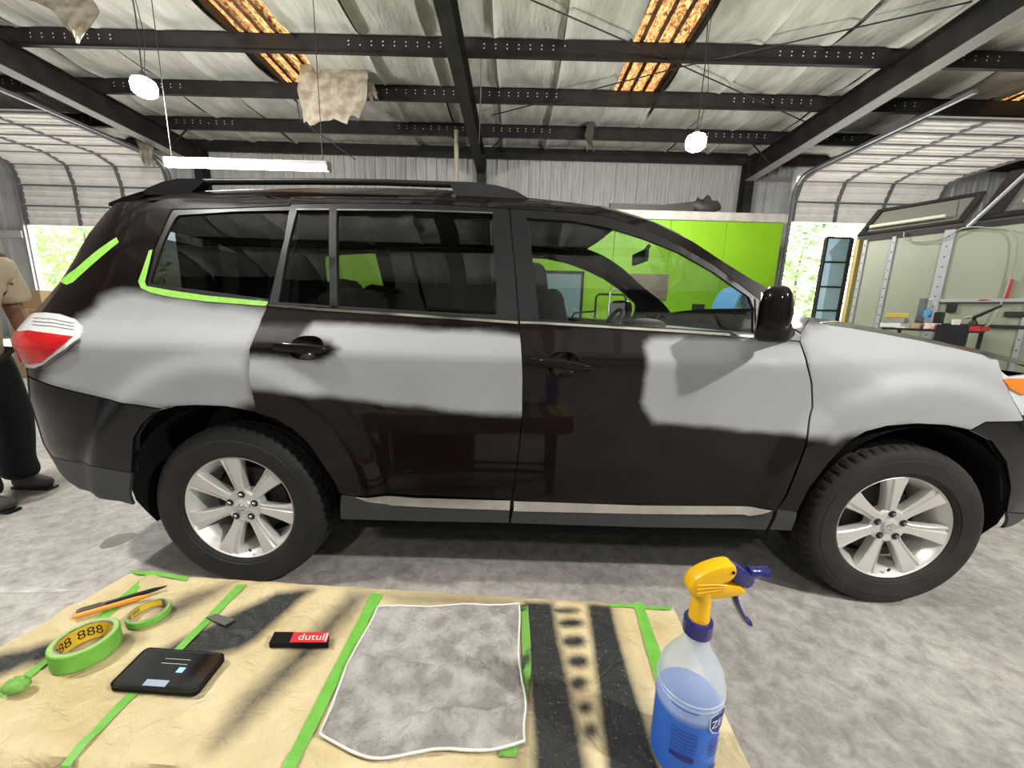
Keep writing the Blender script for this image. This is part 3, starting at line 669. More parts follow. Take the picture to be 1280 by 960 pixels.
# tail lamp
red = mat('red lamp lens', (.50, .004, .012, 1), .12, coat=.4, col2=(.62, .02, .02, 1), scale=14); white_l = mat('white lamp lens', (.78, .79, .80, 1), .12, coat=.8)
tl = panel('tail_lamp', [rearX(1.13, .03), (46, 391), (60, 390.5), (76, 392.5), (94, 398.5), (103.5, 408), (104.5, 415), (101, 422.5), (85, 435.5), (57, 455), (46, 460), rearX(.94, .03)], white_l, CAR, off=-.008); FAR.append(tl)
panel('red_lens', XZ([rearX(1.075, .03), (40, 412.5), (66, 416), (94, 420), (82, 431), (68, 443), (55, 453.5), (42, 455), rearX(.96, .03)]), red, tl, off=-.013, raw=True, res=.02)
for i in range(3): strip('lens_rib', [(44, 396.5+i*4.4), (70, 398.5+i*4.4), (96, 403.5+i*4)], .8, trim_grey, tl, off=-.0095, fl=0)
strip('lamp_edge', [(59, 456), (86, 436.5), (101, 424)], 2.0, trim_grey, tl, off=-.009)
# masking tape on the bodywork
def taped(px, parent, off=-.0015): return panel('tape_strip', XZ(px), tape_g, parent, off=off, raw=True, res=.02, flange=0)
taped([(76, 351.5), (84, 356), (92, 352.5), (120, 327), (149, 303), (146, 296.5), (118, 316), (95, 336)], quarter)
taped([(184, 357.5), (215, 363), (260, 369.5), (336, 377), (333, 382.5), (260, 377), (215, 371.5), (190, 366), (177, 360), (173.5, 352), (180, 334), (187, 313), (191.5, 312), (186, 336), (182, 352)], quarter, -.003)
# dark inner shell seen through the gaps
shell = [rearX(z, .06) for z in (.5, .7, .9, 1.05)]+[('w', -1.9, 1.14), (200, 380), (335, 392), (480, 399), (648, 409), (806, 417), (940, 428), (999, 436), (1040, 425), (1150, 440), (1240, 468), ('w', 2.3, .95), ('w', 2.4, .6), (1262, 630)]+FRONT_ARCH[::-1][2:]+[(960, 650), (800, 645), (636, 640), (440, 636)]+REAR_ARCH[::-1][1:]
sh = panel('inner_shell', shell, inner_grey, CAR, off=.03, res=.05, flange=0); FAR.append(sh)
# pillar posts behind the glass line
pp = panel('door_pillar', [(614, 262), (660, 264), (676, 420), (619, 420)], inner_grey, CAR, off=.03, res=.05); FAR.append(pp)
pp = panel('door_pillar', [(340, 256), (372, 258), (349, 395), (325, 392)], inner_grey, CAR, off=.03, res=.05); FAR.append(pp)

# ---- pieces spanning the car: near edge curve joined to its mirror image
def span(name, curve, mt, parent, bulge, crown, nv=26, pw=2, smooth=50, off=(0, 0, 0), prim=False, inset=0):
    C_ = [np.array(p, float) for p in curve]; n = len(C_); vs = []
    for i, p in enumerate(C_):
        s = i/(n-1); bl = bulge(s) if callable(bulge) else bulge; cr = crown(s) if callable(crown) else crown
        half = YC-p[1]-inset
        for j in range(nv+1):
            v = -1+2*j/nv; k = 1-abs(v)**(pw(s) if callable(pw) else pw)
            vs.append((p[0]+bl*k+off[0]-CO[0], v*half+off[1], p[2]+cr*k+off[2]))
    fs = [(i*(nv+1)+j, i*(nv+1)+j+1, (i+1)*(nv+1)+j+1, (i+1)*(nv+1)+j) for i in range(n-1) for j in range(nv)]
    return M().add(vs, fs).make(name, mt, parent, smooth=smooth, loc=(0, 0, 0))
def B3(px): x, z = onB(*px) if px[0] != 'w' else px[1:]; return (x, YC-float(hwid(x, z)), z)
roofline = [B3(('w', -1.93, 1.665))]+[B3(p) for p in GUT[:8]]
span('roof', bez(roofline, 4), paint, CAR, lambda s: .10*max(0, s-.8)/.2, lambda s: .105-.055*sst(.55, 1, s), pw=4)
span('headliner', [(p[0], p[1]+.02, p[2]) for p in roofline], inner_grey, CAR, 0, .06, pw=4, off=(0, 0, -.015))
ap = [B3(p) for p in GUT[7:]]
span('windscreen', bez(ap, 3), g_wind, CAR, lambda s: .10+.05*s, lambda s: .05*(1-s)+.01, pw=lambda s: 4-2*s, inset=.004)
bn = bez(ap, 3); BC = len(bn)
def wsp(s, v, d=.006):
    p = bn[min(BC-1, int(round(s*(BC-1))))]; k = 1-abs(v)**(4-2*s)
    return (p[0]+(.10+.05*s)*k-CO[0]-d, v*(YC-p[1]-.004), p[2]+(.05*(1-s)+.01)*k-d)
for sg in (-1, 1):
    m = M(); vs = []
    for i in range(BC):
        for j in range(6): vs.append(wsp(i/(BC-1), sg*(.82+.18*j/5)))
    m.add(vs, [(i*6+j, i*6+j+1, (i+1)*6+j+1, (i+1)*6+j) for i in range(BC-1) for j in range(5)]).make('pillar_trim', inner_grey, CAR, smooth=60, loc=(0, 0, 0))
m = M(); m.add([wsp(i/(BC-1), -.82+1.64*j/16) for i in range(0, 4) for j in range(17)], [(i*17+j, i*17+j+1, (i+1)*17+j+1, (i+1)*17+j) for i in range(3) for j in range(16)]).make('shade_band', inner_grey, CAR, smooth=60, loc=(0, 0, 0))
hoodc = [B3(p) for p in [(1013, 400), (1034, 406.5), (1090, 415), (1150, 426), (1202, 437.5), (1228, 443.5), (1247, 450)]]+[B3(('w', 2.2, 1.05)), B3(('w', 2.4, 1.0))]
span('hood', bez(hoodc, 3), paint, CAR, lambda s: .10*(1-s)+.12*s, lambda s: .05+.02*s, pw=3)
span('front_fascia', [B3(('w', float(xf(z))-.03, z)) for z in (1.0, .93, .88, .75, .6, .45, .36)], gloss_black, CAR, .04, 0, pw=2)
gr = M()
for k in range(5): gr.box(2.30, 2.36, -.42, .42, .62+k*.06, .65+k*.06)
gr.make('grille', chrome, CAR, loc=(0, 0, 0))
span('tailgate', [B3(('w', float(xr(z))+.035, z)) for z in (.56, .7, .9, 1.1, 1.2)], paint, CAR, -.05, 0, pw=4)
span('rear_window', [B3(('w', float(xr(z))+.035, z)) for z in (1.2, 1.3, 1.4, 1.5, 1.58)], g_quart, CAR, -.04, 0, pw=4)
span('tailgate_top', [B3(('w', float(xr(z))+.035, z)) for z in (1.58, 1.64)]+[B3(('w', -1.93, 1.665))], paint, CAR, -.04, .05, pw=4)
span('rear_valance', [B3(('w', float(xr(z))+.03, z)) for z in (.56, .47, .40)], clad, CAR, -.04, 0, pw=4)
sp = M(); pts = [(-1.965, 1.690), (-1.90, 1.715), (-1.80, 1.745), (-1.78, 1.73), (-1.90, 1.675), (-1.965, 1.675)]
nv = 12; vs = []
for j in range(nv+1):
    v = -1+2*j/nv
    for x, z in pts: vs.append((x-CO[0]+.05*abs(v)**3, v*.52, z-.02*abs(v)**3))
n_ = len(pts)
sp.add(vs, [(j*n_+i, j*n_+(i+1) % n_, (j+1)*n_+(i+1) % n_, (j+1)*n_+i) for j in range(nv) for i in range(n_)]+[tuple(range(n_)), tuple(nv*n_+i for i in range(n_))])
sp.make('roof_spoiler', paint, CAR, smooth=40, loc=(0, 0, 0))
M().box(-1.95-CO[0], 2.3-CO[0], -.50, .50, .22, .34).make('underbody', matte_black, CAR, loc=(0, 0, 0))
M().box(-.70-CO[0], 1.15-CO[0], -.86, .86, .26, .36).make('floor_pan', matte_black, CAR, loc=(0, 0, 0))
# wheel wells
for wx in WX:
    for sg in (-1, 1):
        m = M(); n = 24; vs = []
        for i in range(n+1):
            a = math.radians(-18+216*i/n); x = wx+.425*math.cos(a); z = .40+.425*math.sin(a)
            yo = float(hwid(x, z))-.012
            for y in (yo, .50): vs.append((x-CO[0], sg*y, z))
        m.add(vs, [(2*i, 2*i+1, 2*i+3, 2*i+2) for i in range(n)])
        k = len(m.v); m.add([(wx-CO[0], sg*.50, .40)]+[m.v[2*i+1] for i in range(n+1)], [(0, i+1, i+2) for i in range(n)])
        m.make('wheel_well', matte_black, CAR, smooth=60, loc=(0, 0, 0))
        m = M(); xx = float(np.clip(wx-.42, -9, 9))
# bumper-edge flap in front of the rear wheel well
# ---- roof rails
def rail_pts(px): return [onY(x, y, 1.93) for x, y in px]
bar = rail_pts([(244, 227.5), (300, 227.2), (400, 227), (480, 228), (565, 231)])
rr = M().tube([(p[0]-CO[0], p[1]-CO[1], p[2]) for p in bar], .0145, 10).make('roof_rail', satin_black, CAR, smooth=60, loc=(0, 0, 0)); FAR.append(rr)
def mount(px, nm):
    P = [onY(x, y, 1.91) for x, y in px]
    m = M().prism([(p[0]-CO[0], p[1]-CO[1], p[2]) for p in P], (0, .05, 0)); m.make(nm, satin_black, rr, loc=(0, 0, 0))
mount([(172, 243), (186, 234), (203, 227), (223, 223), (252, 223.3), (256, 226), (238, 241), (215, 244)], 'rail_foot')
mount([(560, 226.5), (592, 227.5), (623, 232), (644, 238), (662, 248.5), (650, 252), (571, 246)], 'rail_foot')
# ---- door mirror
mc = onY(969, 392, 1.40)
mir = M().sell((mc[0]-CO[0], mc[1]-CO[1]+.0, mc[2]+.005), (.056, .105, .090), .55, 26, 18)
mv = [Vector(p) for p in mir.v]
for i, p in enumerate(mv):                            # flat rear face, bulging leading edge
    x = p.x-(mc[0]-CO[0])
    if x < 0: x *= .85
    else: x *= 1.0-.25*abs(p.z-mc[2])/.09
    mir.v[i] = (mc[0]-CO[0]+x, p.y, p.z)
MR = Matrix.Rotation(math.radians(-34), 3, 'Z'); MP = Vector((mc[0]-CO[0], mc[1]-CO[1], 0))
def mrot(m): m.v = [tuple(MR @ (Vector(p)-MP)+MP) for p in m.v]; return m
mrot(mir)
mo = mir.make('side_mirror', paint, CAR, smooth=60, loc=(0, 0, 0)); FAR.append(mo)
mrot(M().sell((mc[0]-CO[0]+.002, mc[1]-CO[1]+.006, mc[2]-.062), (.057, .102, .040), .55, 22, 12)).make('mirror_base', satin_black, mo, smooth=60, loc=(0, 0, 0))
mrot(M().box(mc[0]-CO[0]-.0505, mc[0]-CO[0]-.0475, mc[1]-CO[1]-.085, mc[1]-CO[1]+.085, mc[2]-.055, mc[2]+.07)).make('mirror_glass', chrome, mo, loc=(0, 0, 0))
arm = M(); a0 = B3((985, 417)); arm.tube([(mc[0]-CO[0]+.01, mc[1]-CO[1]+.06, mc[2]-.075), (a0[0]-CO[0]-.02, a0[1]-CO[1]-.02, a0[2]+.005), (a0[0]-CO[0], a0[1]-CO[1]+.02, a0[2]+.005)], [.028, .03, .032], 10).make('mirror_arm', satin_black, mo, smooth=60, loc=(0, 0, 0))
panel('mirror_sail', XZ([(944, 373), (952, 378), (975, 400), (1000, 418), (999, 426), (946, 420)]), satin_black, mo, off=-.004, raw=True, res=.02)

# ---- wheels
tyre_m = mat('black tyre rubber', (.0075, .007, .0068, 1), .7, 0, (.014, .0125, .0115, 1), 9, bump=.2, bscale=120, bdist=.002)
alloy = mat('silver alloy', (.68, .665, .635, 1), .36, .35); dark_disc = mat('brake iron', (.05, .042, .038, 1), .6, .5)
lug_m = mat('dark lug steel', (.2, .195, .19, 1), .35, .8)
def make_wheel():
    rim = M(); rim.lathe([(.20, .21), (.198, .06), (.212, .03), (.2215, .014), (.2265, .002), (.2315, -.003), (.2345, .0), (.235, .02), (.232, .215)], 56, 'y')
    rim.lathe([(.0001, .018), (.034, .018), (.036, .021), (.068, .019), (.078, .026), (.080, .06), (.0001, .06)], 40, 'y')
    wo = rim.make('wheel', alloy, None, smooth=35, loc=(0, 0, 0)); wo.parent = CAR
    st = [(.058, .026, .021), (.09, .0235, .016), (.135, .029, .010), (.18, .037, .005), (.210, .0445, .001), (.227, .049, .002)]
    cs = [(-1, .022), (-.93, .004), (-.80, 0), (.30, 0), (.38, .007), (.66, .007), (.74, .002), (.93, .006), (1, .022)]
    for k in range(7):
        a = math.radians(96+k*360/7); ca, sa = math.cos(a), math.sin(a); vs = []
        for r, hw_, y0 in st:
            for c_, dy in cs: w_ = c_*hw_; vs.append((r*ca-w_*sa, y0+dy, r*sa+w_*ca))
            vs.append((r*ca-hw_*.8*sa, y0+.045, r*sa+hw_*.8*ca)); vs.append((r*ca+hw_*.8*sa, y0+.045, r*sa-hw_*.8*ca))
        n = len(cs)+2; sp_ = M().add(vs, [(i*n+j, i*n+(j+1) % n, (i+1)*n+(j+1) % n, (i+1)*n+j) for i in range(len(st)-1) for j in range(n)]+[tuple(range(n)), tuple((len(st)-1)*n+j for j in range(n))])
        sp_.make('spoke', alloy, wo, smooth=25, loc=(0, 0, 0))
    for k in range(5):
        a = math.radians(90+k*72); x, z = .056*math.cos(a), .056*math.sin(a)
        M().lathe([(.0155, .0185), (.0145, .0165), (.0125, .0165), (.0115, .019), (.0001, .019)], 16, 'y', (x, 0, z)).make('lug_well', dark_disc, wo, smooth=40, loc=(0, 0, 0))
        M().lathe([(.0001, .008), (.006, .008), (.0085, .011), (.0095, .020)], 6, 'y', (x, 0, z)).make('lug_nut', lug_m, wo, loc=(0, 0, 0))
    cp = M().lathe([(.0001, .009), (.024, .0105), (.029, .013), (.030, .018)], 32, 'y').make('centre_cap', alloy, wo, smooth=40, loc=(0, 0, 0))
    em = M()
    for rx, rz, cz in ((.021, .0145, 0), (.0065, .0135, .001), (.0145, .0062, .0065)):
        em.tube([(rx*math.cos(t), .0095, cz+rz*math.sin(t)) for t in [2*math.pi*i/28 for i in range(28)]], .0016, 5, closed=True)
    em.make('oval_emblem', chrome, wo, smooth=60, loc=(0, 0, 0))
    M().lathe([(.155, .085), (.0001, .085)], 40, 'y').lathe([(.155, .085), (.155, .10), (.0001, .10)], 40, 'y').make('brake_disc', dark_disc, wo, smooth=40, loc=(0, 0, 0))
    M().lathe([(.199, .16), (.0001, .17)], 32, 'y').make('back_plate', matte_black, wo, loc=(0, 0, 0))
    M().tube([(.022, .006, -.205), (.022, .0, -.192)], .0045, 6).make('valve_stem', satin_black, wo, loc=(0, 0, 0))
    # tyre with grooves and shoulder blocks
    prof = [(.231, .01), (.236, -.004), (.247, -.012), (.252, -.0125), (.255, -.0165), (.285, -.021), (.31, -.021), (.313, -.0185), (.318, -.0185), (.335, -.014), (.349, -.004)]
    tread = []
    R = .366
    yy = .008
    tread = [(.357, .006, 1), (.3615, .018, 1), (.364, .034, 1), (.364, .040, 0), (.355, .041, 0), (.355, .050, 0), (.3655, .051, 2), (R, .082, 2), (.356, .083, 0), (.356, .094, 0), (R, .095, 2), (R, .128, 2), (.356, .129, 0), (.356, .140, 0), (R, .141, 2), (.3655, .172, 2), (.355, .173, 0), (.355, .182, 0), (.364, .183, 0), (.364, .190, 1), (.3615, .206, 1), (.357, .218, 1)]
    prof2 = [(.349, .228), (.335, .238), (.31, .245), (.28, .244), (.25, .235), (.231, .22)]
    allp = [(r, y, 0) for r, y in prof]+tread+[(r, y, 0) for r, y in prof2]
    n = 216; vs = []; ly = []
    for r, y, kd in allp:
        for j in range(n):
            rr_ = r
            if kd == 1 and j % 4 == 0: rr_ = r-.0075
            if kd == 2 and j % 6 == (0 if y < .1 else 3): rr_ = r-.006
            a = 2*math.pi*j/n; c, d = rr_*math.cos(a), rr_*math.sin(a)
            vs.append((c, y, max(d, -.3635)))
    fs = [(i*n+j, i*n+(j+1) % n, (i+1)*n+(j+1) % n, (i+1)*n+j) for i in range(len(allp)-1) for j in range(n)]
    ty = M().add(vs, fs).make('tyre', tyre_m, wo, smooth=30, loc=(0, 0, 0))
    return wo
w0 = make_wheel()
def put_wheel(o, x, yo, rz): o.location = (x-CO[0], yo, .3635); o.rotation_euler = (0, 0, rz); return o
put_wheel(w0, WX[0], 1.512-YC, 0)
put_wheel(copy_tree(w0, CAR), WX[1], 1.512-YC, math.radians(-2.5))
put_wheel(copy_tree(w0, CAR), WX[0], YC-1.512, math.pi)
put_wheel(copy_tree(w0, CAR), WX[1], YC-1.512, math.pi)
dusty = mat('dusty tyre rubber', (.026, .021, .017, 1), .8, 0, (.012, .011, .010, 1), 7, bump=.2, bscale=120, bdist=.002)
for o in CAR.children:
    if o.name.startswith('wheel') and o.location.x > .5:
        for q in o.children:
            if q.name.startswith('tyre'): q.material_slots[0].link = 'OBJECT'; q.material_slots[0].material = dusty
# ---- mirrored far side
for o in FAR:
    c = copy_tree(o, CAR); c.scale = (1, -1, 1)
    if o is quarter:
        for q in c.children:
            if q.name.startswith('window_glass'): q.material_slots[0].link = 'OBJECT'; q.material_slots[0].material = g_rear
# ---- cabin
def seat(x, y, w_, zt, head=True, nm='front_seat'):
    s = M().bbox(-.10, .10, -w_/2, w_/2, -.02, zt-.30, .05, seg=3)
    R = Matrix.Rotation(math.radians(-14), 3, 'Y'); s.v = [tuple(R @ Vector(p)) for p in s.v]
    so = s.make(nm, seat_m, CAR, smooth=60, loc=(x-CO[0], y, .62))
    c = M().bbox(-.25, .30, -w_/2, w_/2, -.20, .0, .05, seg=3).make('cushion', seat_m, so, smooth=60, loc=(.12, 0, .02))
    return so
def headrest(par, y, zt):
    h = M().bbox(-.055, .055, -.13, .13, .0, .19, .05, seg=3); R = Matrix.Rotation(math.radians(-10), 3, 'Y'); h.v = [tuple(R @ Vector(p)) for p in h.v]
    ho = h.make('headrest', seat_m, par, smooth=60, loc=(-.17, y, zt-.27))
    for s_ in (-.06, .06): ho2 = M().tube([(-.165, y+s_, zt-.33), (-.17, y+s_, zt-.25)], .008, 6).make('headrest_post', trim_grey, par, loc=(0, 0, 0))
for y in (-.42, .42):
    s = seat(.28, y, .52, 1.0+.02); headrest(s, 0, .92)
rs = seat(-.66, 0, 1.35, 1.0, nm='rear_bench')
for y in (-.45, 0, .45): headrest(rs, y, .82)
rs = seat(-1.45, 0, 1.2, .86, nm='third_row_bench')
da = M(); pts = [(.82, .80), (.84, 1.06), (.92, 1.13), (1.05, 1.15), (1.38, 1.14), (1.38, .8)]
da.prism([(x-CO[0], -.74, z) for x, z in pts], (0, 1.48, 0)).make('dashboard', mat('grey green dash top', (.13, .15, .14, 1), .6), CAR, smooth=30, loc=(0, 0, 0))
M().sell((.90-CO[0], .40, 1.13), (.16, .22, .07), .7, 16, 10).make('instrument_hood', inner_grey, CAR, smooth=60, loc=(0, 0, 0))
stw = M(); cS = Vector((.66-CO[0], .40, 1.09)); RS = Matrix.Rotation(math.radians(-62), 3, 'Y')
stw.tube([cS+RS @ Vector((.185*math.cos(t), .185*math.sin(t), 0)) for t in [2*math.pi*i/36 for i in range(36)]], .015, 8, closed=True)
for a in (0, 2.2, 4.1): stw.tube([cS, cS+RS @ Vector((.18*math.cos(a+1.57), .18*math.sin(a+1.57), 0))], .014, 6)
stw.sell(cS, (.05, .06, .06), .8, 12, 8)
stw.make('steering_wheel', inner_grey, CAR, smooth=60, loc=(0, 0, 0))
mp_ = onY(800, 322, 2.37)
M().bbox(-.015, .015, -.12, .12, -.035, .035, .012).make('rear_view_mirror', inner_grey, CAR, smooth=60, loc=(mp_[0]-CO[0], -.06, mp_[2]))
M().tube([(0, 0, 0), (.05, 0, .07)], .012, 6).make('mirror_stalk', inner_grey, CAR, loc=(mp_[0]-CO[0], -.06, mp_[2]))
# ================================================================ LAMPS
def emis(name, col, s): return mat(name, col, .4, emit=s)
lamp_on = emis('lit lamp', (1, .97, .90, 1), 40); tube_on = emis('lit tube', (1, 1, .98, 1), 24)
wire_m = mat('dark wire', (.03, .03, .03, 1), .6); pale_wire = mat('grey wire', (.3, .29, .27, 1), .6)
def lamp(px, Y, energy, label, top=None, group=None, r=.12):
    p = onY(px[0], px[1], Y) if isinstance(px, tuple) and len(px) == 2 else np.array(px)
    t = thing('hanging_lamp', label, 'lamp', tuple(p), 0, group); ht = HT(p[1])-p[2]-.05
    M().lathe([(.001, -.13), (.09, -.13), (.14, -.09), (.15, .0), (.13, .06), (.05, .10), (.001, .10)], 20).make('lamp_bulb', lamp_on, t, smooth=60)
    M().lathe([(.001, .17), (.03, .17), (.045, .12), (.045, .095), (.001, .095)], 16).make('lamp_socket', steel_dark, t, smooth=50)
    M().tube([(0, 0, .17), (.015, 0, ht*.5), (-.03, 0, ht)], .008, 6).make('lamp_wire', wire_m, t)
    M().tube([(.03, 0, .15), (.10, 0, ht*.35), (.02, 0, ht*.7), (.05, 0, ht)], .005, 6).make('lamp_wire', wire_m, t)
    ld = bpy.data.lights.new('lamp_light', 'POINT'); ld.energy = energy; ld.shadow_soft_size = r; ld.color = (1, .975, .93)
    lo = bpy.data.objects.new('lamp_light', ld); COL.objects.link(lo); lo.parent = t; lo.location = (0, 0, -.25)
    return t
lamp((180, 107), 6.0, 350, 'bright hanging lamp left of the torn insulation flap, above the tube light')
lamp((870, 176), 6.5, 350, 'bright hanging lamp on two wires below the right skylight')
lamp((3.8, -.95, 4.35), 0, 760, 'hanging lamp behind the photographer, on the side of the white trailer', r=.10)
lamp((-3.3, .75, 4.75), 0, 480, 'hanging lamp behind the photographer, on the side of the standing person', r=.16)
lamp((-.6, -3.5, 4.6), 0, 150, 'hanging lamp behind the photographer, farthest from the car', r=.2)
# fluorescent tube fixture
a, b = onY(209, 208, 6.3), onY(411, 210, 6.3)
t = thing('fluorescent_fixture', 'long lit fluorescent tube fixture hanging above the car roof', 'light', ((a[0]+b[0])/2, 6.3, (a[2]+b[2])/2)); hl_ = (b[0]-a[0])/2
M().bbox(-hl_, hl_, -.06, .06, .045, .10, .01).make('fixture_housing', mat('white enamel', (.7, .7, .68, 1), .4), t)
for y in (-.035, .035): M().tube([(-hl_+.02, y, .005), (hl_-.02, y, .005)], .026, 12).make('tube', tube_on, t, smooth=60)
for s_ in (-1, 1):
    M().box(s_*hl_-.012, s_*hl_+.012, -.06, .06, -.03, .10).make('end_cap', trim_grey, t)
    M().tube([(s_*hl_*.93, 0, .1), (s_*hl_*.93, 0, HT(6.3)-t.location.z)], .006, 5).make('hanger_wire', wire_m, t)
# ================================================================ CABLES, PIPE, TORN INSULATION
def roofpt(px, py, z0=5.45):
    d = ray(px, py); t_ = (z0+.36-HC)/(d[2]+.03*d[1]); return CAMP+d*t_
def cable(pts, r, nm, label, mt=steel_dark, cat='cable'):
    o = M().tube(pts, r, 6).make(nm, mt, smooth=60); tag(o, label, cat); return o
cable([roofpt(655, -4), roofpt(830, 72), roofpt(1010, 154)], .012, 'brace_cable', 'thin dark roof bracing cable crossing below the right skylight')
cable([roofpt(615, 144), roofpt(850, 84), roofpt(1215, 2)], .012, 'brace_cable', 'thin dark roof bracing cable climbing from the middle rafter towards the right')
cable([roofpt(888, 20), roofpt(840, 95), roofpt(808, 145)], .010, 'brace_cable', 'thin cable hanging along the edge of the right skylight')
p1 = onY(375, 150, 9.0); cable([(p1[0]-.1, 9.1, HT(9.1)-.27), p1, onY(410, 175, 9.2), onY(445, 200, 9.6)], .010, 'loose_cable', 'thin dark cable hanging under the torn insulation flap', wire_m)
p1 = onY(602, -5, 7.2); cable([(p1[0], p1[1], p1[2]), onY(601, 110, 8.5), onY(598, 205, 11.5)], .012, 'conduit', 'thin pale conduit running along the middle rafter', pale_wire, 'pipe')
pp_ = onY(570.5, 163, 10.35)
o = M().tube([(pp_[0], 10.35, 0), (pp_[0], 10.35, pp_[2])], .055, 12).make('standpipe', mat('cream pipe', (.42, .37, .28, 1), .6), smooth=60); tag(o, 'cream vertical pipe standing beside the middle column', 'pipe')
def flap(pxs, Y, nm, label, seed, rows=12, mt=None, wob=.10, drop=0):
    """a torn sheet hanging down; pxs: left edge and right edge polylines from top to bottom"""
    Lp = [onY(x, y, Y+.35*(1-i/(len(pxs[0])-1))) for i, (x, y) in enumerate(pxs[0])]; Rp = [onY(x, y, Y+.35*(1-i/(len(pxs[1])-1))) for i, (x, y) in enumerate(pxs[1])]
    Lb, Rb = bez(Lp, 5), bez(Rp, 5); k = min(len(Lb), len(Rb)); nu = 15; vs = []
    for j in range(k):
        for i in range(nu):
            u = i/(nu-1); p = Lb[j]*(1-u)+Rb[j]*u; v = j/(k-1)
            q = wob*v*math.sin(u*9+seed+v*2)+.05*nz3(u*3+seed, v*4)
            e = .10*(nz3(u*7+seed, 3.1))*max(0, v-.85)/.15
            vs.append((p[0]+.02*math.sin(v*9+seed), p[1]-abs(q), p[2]+e))
    n = len(vs); vs += [(x, y+.015, z) for x, y, z in vs]
    f = [(j*nu+i, j*nu+i+1, (j+1)*nu+i+1, (j+1)*nu+i) for j in range(k-1) for i in range(nu-1)]
    f += [(a_+n, d_+n, c_+n, b_+n) for a_, b_, c_, d_ in f]
    o = M().add(vs, f).make(nm, mt or insul_brown, smooth=70, recalc=False); return tag(o, label, 'insulation')
flap([[(374, 80), (375, 115), (381, 156)], [(456, 82), (462, 110), (450, 150)]], 8.2, 'torn_insulation', 'large torn grey brown insulation flap beside the left skylight', 1.0)
flap([[(449, 84), (452, 105), (456, 126)], [(452, 82), (465, 103), (474, 124)]], 8.5, 'torn_insulation', 'small triangular scrap of insulation right of the large torn flap', 2.2, wob=.02)
flap([[(20, -8), (62, 12), (96, 46)], [(112, -8), (122, 14), (102, 52)]], 5.9, 'torn_insulation', 'torn brown insulation corner hanging at the top left of the roof', 3.0, wob=.04)
flap([[(170, 172), (176, 192), (182, 209)], [(183, 172), (192, 185), (196, 206)]], 10.3, 'torn_insulation', 'short ragged scrap hanging beside the left rolled up door', 4.0, wob=.05)
flap([[(734, 152), (731, 168), (735, 180)], [(742, 152), (741, 172), (743, 190)]], 10.0, 'torn_insulation', 'small dark scrap hanging from a purlin near the ceiling middle', 5.0, wob=.02, mt=mat('dark scrap', (.09, .075, .06, 1), .9))
# ================================================================ GREEN BOOTH AND WHAT STANDS BY IT
lime = mat('lime green painted board', (.20, .43, .005, 1), .5, 0, (.23, .475, .007, 1), 2); fascia = mat('pale weathered board', (.52, .50, .45, 1), .6, 0, (.40, .37, .33, 1), 6)
BY = 9.0; bx0, bx1 = -5.2, 5.79
bt = thing('green_booth', 'lime green shop booth with a pale fascia behind the car', 'booth', (0, BY, 0))
M().box(bx0, bx1, 0.03, 1.15, 0, 3.25).make('booth_body', mat('booth core', (.16, .42, .006, 1), .6), bt)
xs_ = [bx1-1.22*k for k in range(11)]
for k in range(10):
    x1_, x0_ = xs_[k], max(xs_[k+1], bx0)
    M().bbox(x0_+.004, x1_-.004, 0, .03, 0, 3.25, .004, seg=1).make('wall_board', lime, bt)
M().bbox(bx0-.05, bx1+.06, -.05, 1.2, 3.25, 3.42, .01, seg=1).make('fascia', fascia, bt)
M().box(bx0-.05, bx1+.04, 0, 1.15, 3.42, 3.44).make('booth_roof', fascia, bt)
M().bbox(-2.97, -.30, -.045, 0, 0, 2.75, .01).make('added_dark_panel', mat('added dark panel', (.025, .027, .026, 1), .8, bump=.6, bscale=6), bt)  # added sheet that darkens the view through the far rear door window
dx0, dx1 = .62, 1.45
blue_door = mat('blue grey door', (.16, .24, .27, 1), .5)
d_ = M().bbox(dx0, dx1, -.035, .0, .0, 2.05, .01).make('booth_door', blue_door, bt)
M().box(dx0-.06, dx0, -.03, .0, 0, 2.1).box(dx1, dx1+.06, -.03, .0, 0, 2.1).box(dx0-.06, dx1+.06, -.03, 0, 2.05, 2.12).make('door_frame', steel_dark, bt)
for x, z, w_, h_ in ((2.55, 1.55, .85, .55),):
    M().box(x, x+w_, -.03, 0, z, z+h_).make('wall_plate', mat('dull brown plate', (.17, .13, .10, 1), .6), bt)
M().box(4.0, 4.28, -.02, 0, 1.35, 1.47).make('vent_plate', steel_dark, bt)
# hand cart with two hoop handles, a drum fan
ct = thing('hand_cart', 'steel hand cart with hoop handles in front of the green booth', 'cart', (1.98, 8.0, 0))
steel_b = mat('bright steel tube', (.55, .55, .52, 1), .3, .8)
for y, x0_, x1_, z in ((-.25, -.15, .50, 1.68), (.25, -.32, .3, 1.60)):
    M().tube([(x0_, y, .2), (x0_, y, z-.06), (x0_+.06, y, z), (x1_-.06, y, z), (x1_, y, z-.06), (x1_, y, .2)], .022, 8).make('hoop_handle', steel_b if y < 0 else steel_dark, ct, smooth=50)
M().tube([(-.32, .25, 1.25), (-.75, .25, 1.2), (-.85, .25, 1.0), (-.85, .25, .2)], .02, 8).make('side_rail', steel_dark, ct, smooth=50)
M().bbox(-.9, .55, -.3, .3, .16, .22, .01).make('deck', steel_dark, ct)
for x in (-.7, .4):
    for y in (-.24, .24): M().lathe([(.001, -.02), (.08, -.02), (.08, .02), (.001, .02)], 16, 'y', (x, y, .08)).make('caster', satin_black, ct)
fan = thing('drum_fan', 'blue drum fan seen through the windscreen before the green booth', 'fan', (4.05, 7.2, 0), math.radians(32))
fb_ = mat('blue fan shell', (.10, .26, .50, 1), .35)
M().lathe([(.50, -.22), (.53, -.20), (.53, .2), (.50, .22), (.49, .2), (.49, -.2), (.50, -.22)], 40, 'y', (0, 0, 1.22)).make('fan_drum', fb_, fan, smooth=40)
